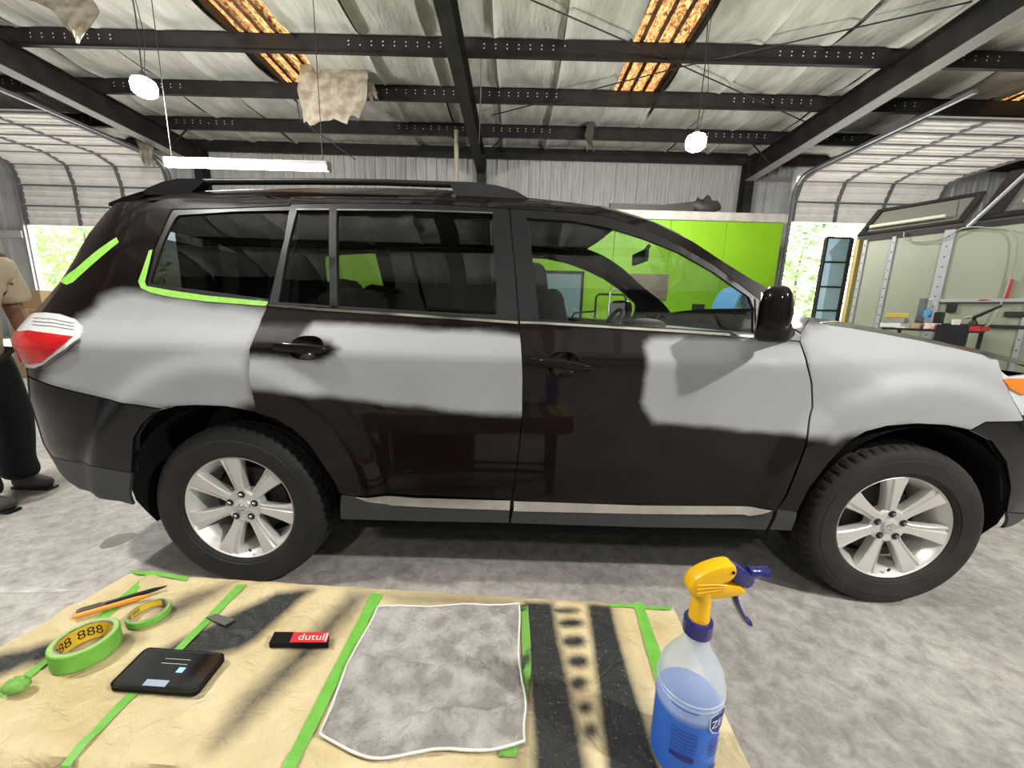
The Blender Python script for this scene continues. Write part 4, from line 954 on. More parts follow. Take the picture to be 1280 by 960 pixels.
g = M()
for r in (.12, .22, .32, .42): g.tube([(r*math.cos(a), -.2, 1.22+r*math.sin(a)) for a in [2*math.pi*i/32 for i in range(32)]], .006, 5, closed=True)
for i in range(12): a = i*math.pi/6; g.tube([(.05*math.cos(a), -.2, 1.22+.05*math.sin(a)), (.49*math.cos(a), -.2, 1.22+.49*math.sin(a))], .006, 5)
g.make('fan_guard', steel_b, fan)
for i in range(4):
    a = i*math.pi/2; c, s_ = math.cos(a), math.sin(a)
    M().add([(c*.06-s_*.05, -.05, 1.22+s_*.06+c*.05), (c*.42-s_*.16, -.05, 1.22+s_*.42+c*.16), (c*.42+s_*.12, .1, 1.22+s_*.42-c*.12), (c*.06+s_*.05, .05, 1.22+s_*.06-c*.05)], [(0, 1, 2, 3)]).make('fan_blade', steel_dark, fan, recalc=False)
M().sell((0, .02, 1.22), (.09, .12, .09), .8, 16, 10).make('motor_hub', steel_dark, fan, smooth=60)
M().tube([(-.5, 0, 1.22), (-.56, 0, .7), (-.5, 0, .05), (.5, 0, .05), (.56, 0, .7), (.5, 0, 1.22)], .025, 8).make('fan_stand', steel_dark, fan, smooth=50)
# heap and boards on the booth roof
tarpm = mat('crumpled dark tarp', (.035, .03, .028, 1), .6, bump=.4, bscale=8)
p = onY(880, 254, 9.25); g = M().sell((0, 0, .13), (.34, .25, .17), .9, 26, 16); g.v = [(x*(1+.3*nz3(x*6, z*8, 1)), y, max(0, z*(1+.45*nz3(x*9, y*7, 2))) ) for x, y, z in g.v]
tag(g.make('crumpled_tarp', tarpm, None, smooth=50, loc=(p[0], 9.30, 3.44)), 'crumpled dark tarp heap on the booth roof edge', 'tarp')
for (x0_, y0_, x1_, y1_), lb in (((762, 256, 866, 260), 'long thin dark board lying on the booth roof'), ((800, 259.5, 868, 253), 'bent dark flashing strip lying on the booth roof beside the tarp')):
    A, B = onY(x0_, y0_, 9.12), onY(x1_, y1_, 9.12); za = max(A[2], 3.44+.02); zb_ = max(B[2], 3.44+.02)
    k = .12 if 'bent' in lb else 0
    o = M().add([(A[0], 9.05+k, 3.441), (B[0], 9.05+k, 3.441), (B[0], 9.17+k, 3.441), (A[0], 9.17+k, 3.441), (A[0], 9.05+k, za+.02), (B[0], 9.05+k, zb_+.03), (B[0], 9.17+k, zb_+.03), (A[0], 9.17+k, za+.02)], [(0, 3, 2, 1), (4, 5, 6, 7), (0, 1, 5, 4), (1, 2, 6, 5), (2, 3, 7, 6), (3, 0, 4, 7)]).make('roof_board' if k == 0 else 'flashing_strip', tarpm)
    tag(o, lb, 'board')
# ================================================================ WHITE TRAILER ON THE RIGHT
TD = Vector((.4179, -.9085, 0)); TN = Vector((-.9085, -.4179, 0)); TO = Vector((4.70, 6.33, 0)); TA = math.atan2(TD.y, TD.x)
def hit(px, py, off=0):       # pixel -> (along, height) on the trailer wall plane, off metres in front of it
    d = ray(px, py); o_ = TO+TN*off
    t_ = ((o_.x-CAMP[0])*TN.x+(o_.y-CAMP[1])*TN.y)/(d[0]*TN.x+d[1]*TN.y); p = CAMP+d*t_
    return (p[0]-o_.x)*TD.x+(p[1]-o_.y)*TD.y, p[2]
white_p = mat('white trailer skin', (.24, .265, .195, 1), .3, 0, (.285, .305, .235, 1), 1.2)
post_m = mat('grey riveted post', (.33, .34, .36, 1), .45, .3)
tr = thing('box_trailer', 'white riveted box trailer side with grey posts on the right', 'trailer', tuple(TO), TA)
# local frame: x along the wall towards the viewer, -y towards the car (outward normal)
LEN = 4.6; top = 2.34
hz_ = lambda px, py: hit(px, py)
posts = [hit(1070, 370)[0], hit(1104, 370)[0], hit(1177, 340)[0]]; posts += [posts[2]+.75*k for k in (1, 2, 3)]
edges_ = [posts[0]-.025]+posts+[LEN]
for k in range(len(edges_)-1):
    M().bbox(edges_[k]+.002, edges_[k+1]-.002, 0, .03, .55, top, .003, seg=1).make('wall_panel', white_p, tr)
for k, x in enumerate(posts):
    wd = .05 if k == 2 else .022
    po = M().bbox(x-wd, x+wd, -.022, 0, .55, top, .004, seg=1).make('post', post_m, tr)
    q = M()
    for j in range(14): q.lathe([(.008, -.022), (.006, -.027), (.0001, -.028)], 8, 'y', (x, 0, .7+j*.12))
    q.make('rivets', steel_dark, po)
zr = hit(1200, 376)[1]; x0r = hit(1177, 376)[0]
M().bbox(x0r, LEN, -.05, 0, zr-.02, zr+.02, .006).make('rub_rail', post_m, tr)
zr2 = hit(1230, 407)[1]
M().bbox(x0r, LEN, -.04, 0, zr2-.02, zr2+.015, .006).make('rub_rail', steel_dark, tr)
for (x, y, w_, h_) in ((1190, 385, .045, .05), (1272, 393, .09, .03)):
    a_, z_ = hit(x, y); M().bbox(a_-w_, a_+w_, -.03, 0, z_-h_, z_+h_, .006, seg=1).make('wall_latch', steel_dark, tr)
M().box(posts[0]-.025, LEN, .03, 2.3, .45, .55).make('trailer_floor', steel_dark, tr)
M().box(LEN-.03, LEN, .03, 2.3, .55, top).box(posts[0]-.025, posts[0], .03, 2.3, .55, top).make('end_wall', white_p, tr)
M().box(posts[0]-.025, LEN, 2.25, 2.3, .55, top).make('far_wall', white_p, tr)
M().box(posts[0]-.025, LEN, -.02, .06, top-.02, top+.03).make('top_rail', steel_dark, tr)
for x in (1.4, 2.3, 3.2):
    M().lathe([(.001, -.12), (.28, -.12), (.34, -.08), (.34, .08), (.28, .12), (.001, .12)], 28, 'y', (x, .35, .34)).make('trailer_wheel', tyre_m, tr, smooth=40)
# two opened roof hatches leaning back above the wall, each with a lit recess frame
hatch_m = mat('grey hatch skin', (.15, .155, .14, 1), .5); hatch_in = mat('hatch inner board', (.15, .15, .125, 1), .6)
def hatch(x0_, x1_, zl, rise, back):
    def P(u, v, d=0): return Vector((x0_+(x1_-x0_)*u, back*v+.02-d*rise/(math.hypot(rise, back)), zl+rise*v+d*back*-1/(math.hypot(rise, back))*-1))
    m_ = M(); m_.add([P(0, 0), P(1, 0), P(1, 1), P(0, 1), P(0, 0, .05), P(1, 0, .05), P(1, 1, .05), P(0, 1, .05)], [(0, 3, 2, 1), (4, 5, 6, 7), (0, 1, 5, 4), (1, 2, 6, 5), (2, 3, 7, 6), (3, 0, 4, 7)])
    h_ = m_.make('roof_hatch', hatch_m, tr)
    for (u0, u1, v0, v1) in ((0, 1, 0, .09), (0, 1, .91, 1), (0, .06, .09, .91), (.94, 1, .09, .91)):
        M().add([P(u0, v0, .05), P(u1, v0, .05), P(u1, v1, .05), P(u0, v1, .05), P(u0, v0, .075), P(u1, v0, .075), P(u1, v1, .075), P(u0, v1, .075)], [(0, 3, 2, 1), (4, 5, 6, 7), (0, 1, 5, 4), (1, 2, 6, 5), (2, 3, 7, 6), (3, 0, 4, 7)]).make('hatch_border', steel_dark, h_)
    M().add([P(.10, .2, .052), P(.90, .2, .052), P(.80, .86, .052), P(.10, .86, .052), P(.10, .2, .06), P(.90, .2, .06), P(.80, .86, .06), P(.10, .86, .06)], [(0, 3, 2, 1), (4, 5, 6, 7), (0, 1, 5, 4), (1, 2, 6, 5), (2, 3, 7, 6), (3, 0, 4, 7)]).make('hatch_lining', hatch_in, h_)
    M().tube([P(.1, .22, .10), P(.82, .22, .10)], .024, 8).make('hatch_light', mat('unlit tube', (.55, .55, .42, 1), .4), h_, smooth=60)
hA, hB = hit(1071, 303)[0], hit(1203, 287)[0]
hatch(hA, hB, top+.02, .40, .42); hatch(hB+.10, LEN, top+.02, .62, .62)
st1, st2 = hit(1203, 287), hit(1284, 217)
M().tube([(hB+.05, -.03, top), (st2[0], -.03, st2[1])], .02, 8).make('gas_strut', post_m, tr)
# airline looped along the trailer
def T3(px, py, off=.05):
    a_, z_ = hit(px, py, off); p = TO+TN*off+TD*a_; return (p.x, p.y, z_)
hose = bez([T3(*q) for q in [(1130, 290), (1131, 299), (1145, 302), (1175, 299), (1205, 285), (1240, 285), (1262, 288), (1270, 300), (1268, 325), (1262, 350), (1252, 378), (1240, 402), (1232, 408)]], 6)
tag(M().tube(hose, .008, 6).make('air_hose', pale_wire, smooth=60), 'thin grey air hose looped along the white trailer wall', 'hose')
# red tool hanging on the wall
A = T3(1264, 349, .03); B = T3(1257, 375, .03); C_ = T3(1224, 375, .05)
rt = mat('red painted steel', (.45, .02, .025, 1), .4)
t = thing('red_bar', 'red bent bar hung against the white trailer wall', 'tool', tuple(B))
M().tube([(0, 0, 0), tuple(np.array(A)-np.array(B))], .018, 8).make('bar_shaft', rt, t); M().tube([(0, 0, 0), tuple(np.array(C_)-np.array(B))], .010, 8).make('bar_foot', rt, t)
# glazed door leaf with blue panes
gx = onY(1010, 400, 6.5); g0 = onY(1032, 297, 6.5); g1 = onY(1069, 291, 6.5)
gd = thing('glazed_leaf', 'tall dark framed leaf with four pale blue panes beside the trailer', 'door', (g0[0], 6.5, 0)); gw = g1[0]-g0[0]; gh = g0[2]
pane = mat('painted sky pane', (.44, .66, .84, 1), .15, 0, (.52, .74, .90, 1), 2)  # sky light on the glass painted as a diffuse pale blue
zs = [.12, .66, 1.12, 1.56, 2.0, gh-.02]
zs = [.05]+[onY(1012, y, 6.5)[2] for y in (387.5, 358, 327)]; zs = [.05, .58]+zs[1:]+[gh]
for s_ in (0, gw-.07): M().bbox(s_, s_+.035+.02*(s_ > 0), -.03, .03, 0, gh, .004, seg=1).make('stile', steel_dark, gd)
for i, z in enumerate(zs): M().box(.03, gw-.06, -.025, .025, z-.012, z+.012).make('glazing_bar', steel_dark, gd)
for i in range(len(zs)-1): M().box(.03, gw-.06, -.006, .006, zs[i]+.012, zs[i+1]-.012).make('pane', pane, gd)
tag(M().bbox(g1[0]+.005, g1[0]+.085, 6.40, 6.47, 0, gh, .004, seg=1).make('timber_post', mat('yellow pine', (.55, .44, .17, 1), .6)), 'narrow yellow timber post between the glazed leaf and trailer', 'post')
# tool cart and clutter below the trailer wall
ca, cz = hit(1150, 408, .45)
cp0, cp1 = hit(1113, 408, .45)[0], hit(1223, 408, .45)[0]
cart_top = hit(1165, 409, .3)[1]
cart = thing('tool_cart', 'black wheeled tool cart standing before the white trailer', 'cart', tuple(TO+TN*.45+TD*((cp0+cp1)/2)), TA)
hw_ = (cp1-cp0)/2; CZ = cart_top-.02
for z in (.15, .5, CZ-.025): M().bbox(-hw_, hw_, -.22, .22, z, z+.025, .004, seg=1).make('shelf', satin_black, cart)
for sx in (-1, 1):
    for sy in (-1, 1):
        M().box(sx*(hw_-.02)-.015, sx*(hw_-.02)+.015, sy*.2-.015, sy*.2+.015, .08, CZ).make('leg', steel_dark, cart)
        M().lathe([(.001, -.015), (.045, -.015), (.045, .015), (.001, .015)], 14, 'y', (sx*(hw_-.02), sy*.2, .045)).make('caster', satin_black, cart)
M().bbox(.12, hw_, -.235, -.225, CZ-.32, CZ+.06, .003, seg=1).make('side_panel', satin_black, cart)
def oncart(px0, px1, ytop, ybot, dep, nm, label, cat, mt, off=.45, b=.004, parts=None, rz=0, z0=None):
    a0_, _ = hit(px0, ybot, off); a1_, zt_ = hit(px1, ytop, off); zb_ = CZ if z0 is None else z0
    _, zt_ = hit((px0+px1)/2, ytop, off); h_ = max(.012, zt_-zb_)
    p = TO+TN*off+TD*((a0_+a1_)/2); wd = abs(a1_-a0_)/2
    o = M().bbox(-wd, wd, -dep/2, dep/2, 0, h_, min(b, h_*.3), seg=1).make(nm, mt, None, loc=(p.x, p.y, zb_)); o.rotation_euler = (0, 0, TA+rz); tag(o, label, cat); return o
paper_w = mat('white paper', (.62, .62, .60, 1), .8); card_m = mat('brown cardboard', (.36, .25, .14, 1), .85); yel = mat('dull yellow cover', (.50, .38, .06, 1), .6)
# left to right along the cart top
for k, (lb, mt, dz) in enumerate((('lowest folded newspaper in the pile at the cart end', paper_w, 0), ('grey magazine lying on the newspaper at the cart end', mat('grey magazine', (.25, .25, .25, 1), .5), .061), ('yellow catalogue on top of the pile at the cart end', yel, .122))):
    a0_ = hit(1118, 408, .45)[0]; p = TO+TN*.45+TD*a0_
    o = M().bbox(-.10, .10, -.12, .12, 0, .058, .006, seg=1).make(('newspaper', 'magazine', 'catalogue')[k], mt, None, loc=(p.x, p.y, CZ+dz)); o.rotation_euler = (.0, 0, TA+.2*k); tag(o, lb, 'paper', 'papers piled at the cart end')
oncart(1120, 1134, 411, 418, .1, 'white_box', 'small white box at the front of the cart top', 'box', paper_w, off=.62)
oncart(1141, 1154, 404, 417, .16, 'cardboard_box', 'small open brown cardboard box on the tool cart', 'box', card_m, off=.55)
oncart(1156, 1174, 404, 416, .14, 'parts_carton', 'white printed carton with red marks right of the cardboard box', 'box', mat('printed carton', (.6, .56, .54, 1), .6, 0, (.55, .12, .10, 1), 30, contrast=(.55, .62)), off=.55)
oncart(1143, 1160, 373, 405, .02, 'grey_panel', 'dark grey panel leaning upright at the back of the cart', 'panel', mat('slate panel', (.10, .11, .12, 1), .5), off=.30)
bp = TO+TN*.36+TD*hit(1160, 390, .36)[0]
wbt = thing('water_bottle', 'clear water bottle with a blue label on the cart', 'bottle', (bp.x, bp.y, CZ))
clear_p = glass('clear plastic', (.85, .9, .92, 1), .05)
hb = hit(1160, 373, .36)[1]-CZ
M().lathe([(.001, 0), (.034, .0), (.036, .02), (.036, hb*.65), (.03, hb*.8), (.014, hb*.93), (.014, hb*.96)], 18).make('bottle_body', clear_p, wbt, smooth=50)
M().lathe([(.0368, hb*.38), (.0368, hb*.62)], 18).make('bottle_label', mat('blue label', (.05, .28, .55, 1), .5), wbt, smooth=50)
M().lathe([(.016, hb*.95), (.016, hb), (.001, hb)], 14).make('bottle_cap', mat('pale blue cap', (.5, .6, .7, 1), .5), wbt, smooth=40)
oncart(1168, 1180, 390, 402, .12, 'black_canister', 'small black canister box behind the printed carton', 'box', satin_black, off=.38, b=.01)
ta0, tz = hit(1198, 417, .62); p = TO+TN*.55+TD*ta0
tray = thing('red_tool_tray', 'red steel tool tray at the near end of the cart', 'tray', (p.x, p.y, CZ), TA)
M().bbox(-.19, .17, -.12, .12, .0, .02, .004).box(-.19, .17, -.12, -.11, .02, .05).box(-.19, .17, .11, .12, .02, .05).box(-.19, -.18, -.12, .12, .02, .05).box(.16, .17, -.12, .12, .02, .05).make('tray_body', rt, tray)
p2 = p+TD*(-.06)
cpn = thing('paint_cup', 'white paint cup standing in the red tray', 'cup', (p2.x, p2.y, CZ+.021))
M().lathe([(.001, 0), (.03, 0), (.038, .10), (.036, .10), (.028, .006), (.001, .006)], 18).make('cup_body', paper_w, cpn, smooth=40)
p3 = p+TD*.07
spg = thing('spray_gun', 'dark paint spray gun resting in the red tray', 'tool', (p3.x, p3.y, CZ+.021), TA)
M().lathe([(.001, 0), (.03, 0), (.035, .02), (.035, .07), (.02, .09), (.012, .10)], 16).make('gun_cup', steel_dark, spg, smooth=40)
M().tube([(0, 0, .09), (0, 0, .13), (.03, 0, .15), (.17, 0, .25)], [.018, .02, .02, .012], 8).make('gun_body', satin_black, spg, smooth=40)
M().tube([(0, 0, .13), (-.07, 0, .12)], .013, 8).make('gun_nozzle', steel_b, spg, smooth=40)
# cardboard at the left door jamb
def carton(px0, px1, yt, Y, z0, z1, nm, label, mt=card_m):
    a_, b_ = onY(px0, yt, Y), onY(px1, yt, Y)
    t = thing(nm, label, 'box', ((a_[0]+b_[0])/2, Y, z0)); w_ = (b_[0]-a_[0])/2
    M().bbox(-w_, w_, -.2, .2, 0, z1-z0, .006, seg=1).make('box_body', mt, t); M().box(-.03, .03, -.203, .203, z1-z0-.1, z1-z0+.001).make('packing_tape', mat('tan tape', (.45, .34, .2, 1), .4), t)
    return t
zt1 = onY(45, 386, 6.0)[2]; zt2 = onY(50, 363, 6.0)[2]
carton(28, 82, 400, 6.0, 0, .62, 'cardboard_box', 'large brown cardboard box on the floor near left door')
carton(32, 78, 400, 6.0, .62, zt1, 'cardboard_box', 'brown cardboard box standing on the large floor box near left door')
t = carton(43, 70, 370, 6.1, zt1, zt2, 'cardboard_box', 'smallest brown cardboard box topmost of the stack near left door')
bk = onY(36, 388, 5.9)
# ================================================================ PERSON AT THE LEFT EDGE
def skin_obj(name, V, E, R, mt, parent, org, root=0, sub=2, smooth=True):
    me = bpy.data.meshes.new(name); me.from_pydata([tuple(np.array(p)-np.array(org)) for p in V], E, []); me.materials.append(mt)
    o = bpy.data.objects.new(name, me); COL.objects.link(o); o.parent = parent
    md = o.modifiers.new('skin', 'SKIN'); md.use_smooth_shade = True
    for i, r in enumerate(R):
        sv = me.skin_vertices[0].data[i]; sv.radius = r if isinstance(r, tuple) else (r, r); sv.use_root = (i == root)
    sd = o.modifiers.new('sub', 'SUBSURF'); sd.levels = sub; sd.render_levels = sub
    return o
PX, PYY = -3.16, 2.18
skin = mat('brown skin', (.17, .075, .042, 1), .5); khaki = mat('tan shirt cloth', (.40, .33, .23, 1), .85, 0, (.46, .39, .28, 1), 6, bump=.3, bscale=18); navy = mat('black work trousers', (.012, .013, .018, 1), .85, bump=.3, bscale=14); shoe_m = mat('dark grey shoe', (.045, .042, .04, 1), .7, 0, (.075, .07, .065, 1), 20); hair_m = mat('black hair', (.008, .007, .006, 1), .7)
pr = thing('person', 'person in tan shirt and black trousers standing behind the tail lamp', 'person', (PX, PYY, 0))
O = (PX, PYY, 0)
V = []; E = []; RR = []
def vtx(x, y, z, r, link=None):
    V.append((x, y, z)); RR.append(r); i = len(V)-1
    if link is not None: E.append((link, i))
    return i
pel = vtx(PX-.03, PYY, .92, (.15, .11)); ab = vtx(PX, PYY, 1.10, (.145, .105), pel); ch = vtx(PX+.05, PYY, 1.30, (.165, .115), ab); nk0 = vtx(PX+.07, PYY, 1.44, (.09, .075), ch); nk = vtx(PX+.09, PYY, 1.52, .055, nk0)
h1 = vtx(PX+.11, PYY, 1.58, (.07, .075), nk); h2 = vtx(PX+.115, PYY, 1.67, (.078, .098), h1); h3 = vtx(PX+.10, PYY, 1.75, (.06, .075), h2)
for sy, elb, wr in ((-1, (PX-.12, PYY-.25, 1.15), (PX-.02, PYY-.20, .93)), (1, (PX+.02, PYY+.25, 1.16), (PX+.18, PYY+.17, .95))):
    s1 = vtx(PX+.05, PYY+sy*.19, 1.41, .062, nk0); e = vtx(*elb, .045, s1); f = vtx(*(np.array(elb)*.55+np.array(wr)*.45), .042, e); q = vtx(*wr, .027, f)
    d = Vector(wr)-Vector(elb); d.normalize(); pm = vtx(*(Vector(wr)+d*.05), (.042, .02), q); pm2 = vtx(*(Vector(wr)+d*.09), (.044, .018), pm)
    sd = Vector((0, 0, 1)).cross(d).normalized(); dn = d.cross(sd)
    for k, (o_, ln) in enumerate(((-.032, .075), (-.011, .085), (.011, .08), (.032, .062))):
        b0 = Vector(wr)+d*.095+sd*o_; i1 = vtx(*b0, .010, pm2); i2 = vtx(*(b0+d*ln*.5-dn*.004*-1), .009, i1); i3 = vtx(*(b0+d*ln*.8-Vector((0, 0, .02))), .008, i2)
    th = vtx(*(Vector(wr)+d*.045+sd*(-.045*sy*-1)), .012, pm); vtx(*(Vector(wr)+d*.085+sd*(.06*sy)-Vector((0, 0, .015))), .009, th)
feet = [(-2.80, 1.96), (-3.02, 2.31)]
for sy, kx, (tx, ty) in ((-1, PX+.14, (-3.10, 2.03)), (1, PX+.02, (-3.13, 2.32))):
    hp = vtx(PX-.02, PYY+sy*.10, .86, .095, pel); kn = vtx(kx, PYY+sy*.13, .50, .062, hp); cf = vtx(kx-.04, PYY+sy*.14, .34, .058, kn); an = vtx(kx-.055, PYY+sy*.14, .10, .038, cf); ft = vtx(kx+.03, PYY+sy*.145, .045, (.04, .03), an); vtx(kx+.11, PYY+sy*.15, .035, (.038, .022), ft)
body = skin_obj('body', V, E, RR, skin, pr, O)
# face
hx = PX+.115
M().tube([(hx+.088, PYY, 1.685), (hx+.118, PYY, 1.645), (hx+.09, PYY, 1.635)], [.010, .016, .012], 8).make('nose', skin, pr, smooth=60, org=O)
for s_ in (-1, 1):
    M().sell((hx+.078, PYY+s_*.033, 1.685), (.013, .016, .010), 1, 12, 8).make('eye', mat('eye white', (.7, .68, .64, 1), .3), pr, smooth=60, org=O)
    M().sell((hx+.0, PYY+s_*.085, 1.665), (.02, .012, .034), .9, 12, 8).make('ear', skin, pr, smooth=60, org=O)
M().tube([(hx+.082, PYY-.025, 1.61), (hx+.092, PYY, 1.608), (hx+.082, PYY+.025, 1.61)], .006, 6).make('mouth', mat('lips', (.2, .07, .05, 1), .5), pr, smooth=60, org=O)
hr = M().sell((hx-.018, PYY, 1.72), (.105, .088, .085), .95, 20, 12); hr.v = [(x, y, max(z, 1.66 if x < hx-.03 else 1.725)) for x, y, z in hr.v]; hr.make('hair', hair_m, pr, smooth=60, org=O)
# clothing
V = []; E = []; RR = []
a0 = vtx(PX-.05, PYY, .78, (.205, .14)); a1 = vtx(PX-.02, PYY, .95, (.185, .135), a0); a2 = vtx(PX+.01, PYY, 1.12, (.175, .13), a1); a3 = vtx(PX+.05, PYY, 1.30, (.185, .14), a2); a4 = vtx(PX+.065, PYY, 1.43, (.115, .10), a3); vtx(PX+.075, PYY, 1.475, (.075, .07), a4)
for sy, elb in ((-1, (PX-.12, PYY-.25, 1.15)), (1, (PX+.02, PYY+.25, 1.16))):
    s1 = vtx(PX+.05, PYY+sy*.19, 1.41, .088, a4); e_ = np.array((PX+.05, PYY+sy*.19, 1.41)); k = e_*.3+np.array(elb)*.7; k2 = e_*.12+np.array(elb)*.88
    s2 = vtx(*k, .094, s1); vtx(*k2, .105, s2)
skin_obj('shirt', V, E, RR, khaki, pr, O, root=0)
V = []; E = []; RR = []
p0 = vtx(PX-.04, PYY, .95, (.155, .12)); 
for sy in (-1, 1):
    kx = PX+.14 if sy < 0 else PX+.02
    h_ = vtx(PX-.02, PYY+sy*.095, .84, .125, p0); k_ = vtx(kx+.005, PYY+sy*.13, .50, .095, h_); c_ = vtx(kx-.03, PYY+sy*.14, .30, .09, k_); c2 = vtx(kx-.045, PYY+sy*.14, .20, .082, c_); c3 = vtx(kx-.035, PYY+sy*.14, .13, .095, c2); vtx(kx-.045, PYY+sy*.14, .07, .085, c3)
skin_obj('trousers', V, E, RR, navy, pr, O, root=0)
for sy in (-1, 1):
    kx = PX+.14 if sy < 0 else PX+.02; cx, cy = kx+.02, PYY+sy*.145
    V = []; E = []; RR = []
    a_ = vtx(cx-.10, cy, .045, (.042, .04)); b_ = vtx(cx-.04, cy, .06, (.045, .052), a_); c_ = vtx(cx+.05, cy, .05, (.048, .042), b_); vtx(cx+.125, cy, .038, (.044, .030), c_)
    sh_ = skin_obj('shoe', V, E, RR, shoe_m, pr, O, root=1)
    M().bbox(cx-.115, cx+.128, cy-.036, cy+.036, .0, .02, .008).make('shoe_sole', satin_black, sh_, org=O)
# ================================================================ MASKED TABLE IN THE FOREGROUND
TZ = .600
kraft = None
def paper_mat():
    mt = bpy.data.materials.new('cream masking paper'); mt.use_nodes = True; n = mt.node_tree.nodes; L = mt.node_tree.links; b = n['Principled BSDF']
    at = n.new('ShaderNodeAttribute'); at.attribute_name = 'overspray'; tc = n.new('ShaderNodeTexCoord')
    nz = n.new('ShaderNodeTexNoise'); nz.inputs['Scale'].default_value = 38; nz.inputs['Detail'].default_value = 6; nz.inputs['Roughness'].default_value = .7; L.new(tc.outputs['Object'], nz.inputs[0])
    ma = n.new('ShaderNodeMath'); ma.operation = 'MULTIPLY_ADD'; L.new(nz.outputs[0], ma.inputs[0]); ma.inputs[1].default_value = .9; ma.inputs[2].default_value = -.45
    m1 = n.new('ShaderNodeMath'); m1.operation = 'MULTIPLY'; L.new(at.outputs['Fac'], m1.inputs[0]); m1.inputs[1].default_value = 1.0
    ad = n.new('ShaderNodeMath'); L.new(m1.outputs[0], ad.inputs[0])
    m2 = n.new('ShaderNodeMath'); m2.operation = 'MULTIPLY'; L.new(ma.outputs[0], m2.inputs[0])
    sq = n.new('ShaderNodeMath'); sq.operation = 'MINIMUM'; L.new(at.outputs['Fac'], sq.inputs[0]); sq.inputs[1].default_value = .5; L.new(sq.outputs[0], m2.inputs[1]); L.new(m2.outputs[0], ad.inputs[1]); ad.use_clamp = True
    c = n.new('ShaderNodeTexNoise'); c.inputs['Scale'].default_value = 9; c.inputs['Detail'].default_value = 5; L.new(tc.outputs['Object'], c.inputs[0])
    cr = n.new('ShaderNodeValToRGB'); cr.color_ramp.elements[0].position = .3; cr.color_ramp.elements[1].position = .72
    cr.color_ramp.elements[0].color = (.56, .44, .225, 1); cr.color_ramp.elements[1].color = (.70, .60, .37, 1); L.new(c.outputs[0], cr.inputs[0])
    fl_ = n.new('ShaderNodeTexNoise'); fl_.inputs['Scale'].default_value = 210; fl_.inputs['Detail'].default_value = 3; L.new(tc.outputs['Object'], fl_.inputs[0])
    fr_ = n.new('ShaderNodeValToRGB'); fr_.color_ramp.elements[0].position = .64; fr_.color_ramp.elements[1].position = .74; fr_.color_ramp.elements[0].color = (.022, .023, .024, 1); fr_.color_ramp.elements[1].color = (.22, .23, .24, 1); L.new(fl_.outputs[0], fr_.inputs[0])
    mx = n.new('ShaderNodeMix'); mx.data_type = 'RGBA'; L.new(ad.outputs[0], mx.inputs[0]); L.new(cr.outputs[0], mx.inputs[6]); L.new(fr_.outputs[0], mx.inputs[7]); L.new(mx.outputs[2], b.inputs['Base Color'])
    b.inputs['Roughness'].default_value = .6
    wv = n.new('ShaderNodeTexNoise'); wv.inputs['Scale'].default_value = 26; wv.inputs['Detail'].default_value = 5; wv.inputs['Distortion'].default_value = 1.5; L.new(tc.outputs['Object'], wv.inputs[0])
    bp = n.new('ShaderNodeBump'); bp.inputs['Strength'].default_value = .8; bp.inputs['Distance'].default_value = .008; L.new(wv.outputs[0], bp.inputs['Height']); L.new(bp.outputs[0], b.inputs['Normal'])
    return mt
kraft = paper_mat()
def tp(px, py): p = onZ(px, py, TZ); return np.array([p[0], p[1]])
# overspray bands (pixel polygons on the table plane) with softness in metres and strength
BANDS = [([(345, 742), (392, 737), (372, 752), (318, 800), (296, 812), (180, 838), (205, 812), (262, 782)], .016, .97),
         ([(438, 742), (462, 742), (440, 766), (395, 820), (330, 880), (300, 910), (270, 930), (300, 880), (350, 830), (400, 780)], .026, .75),
         ([(-80, 850), (0, 818), (60, 805), (100, 790), (60, 825), (0, 845), (-80, 880)], .016, .85),
         ([(190, 765), (235, 742), (290, 728), (270, 745), (215, 775)], .02, .6),
         ([(120, 800), (170, 788), (180, 800), (140, 812)], .015, .5),
         ([(480, 742), (640, 748), (650, 758), (580, 758), (500, 752)], .02, .55),
         ([(655, 752), (690, 754), (698, 800), (712, 860), (738, 990), (668, 990), (668, 930), (662, 860), (658, 800)], .014, 1.0),
         ([(735, 756), (763, 757), (776, 810), (792, 860), (835, 990), (765, 990), (752, 900), (744, 820)], .010, 1.0),
         ([(763, 757), (776, 810), (800, 870), (812, 905), (840, 990), (800, 990), (780, 880), (764, 800)], .025, .55),
         ([(640, 740), (655, 748), (660, 830), (668, 990), (630, 990), (640, 860)], .02, .4)]
for cx, cy, rx, ry in ((705, 763, 20, 4), (713, 779, 17, 6), (717, 802, 16, 8), (722, 827, 14, 9), (723, 854, 13, 9), (731, 884, 11, 9), (738, 914, 10, 11)):
    BANDS.append(([(cx+rx*math.cos(a), cy+ry*math.sin(a)) for a in [i*math.pi/5 for i in range(10)]], .008, .8))
BP = [(np.array([tp(*q) for q in pl]), s_, k) for pl, s_, k in BANDS]
def spray(P):
    v = np.zeros(len(P))
    for pl, s_, k in BP: v = np.maximum(v, 1.3*k*np.clip(.5+sdist(P, pl)/(2*s_), 0, 1))
    return v
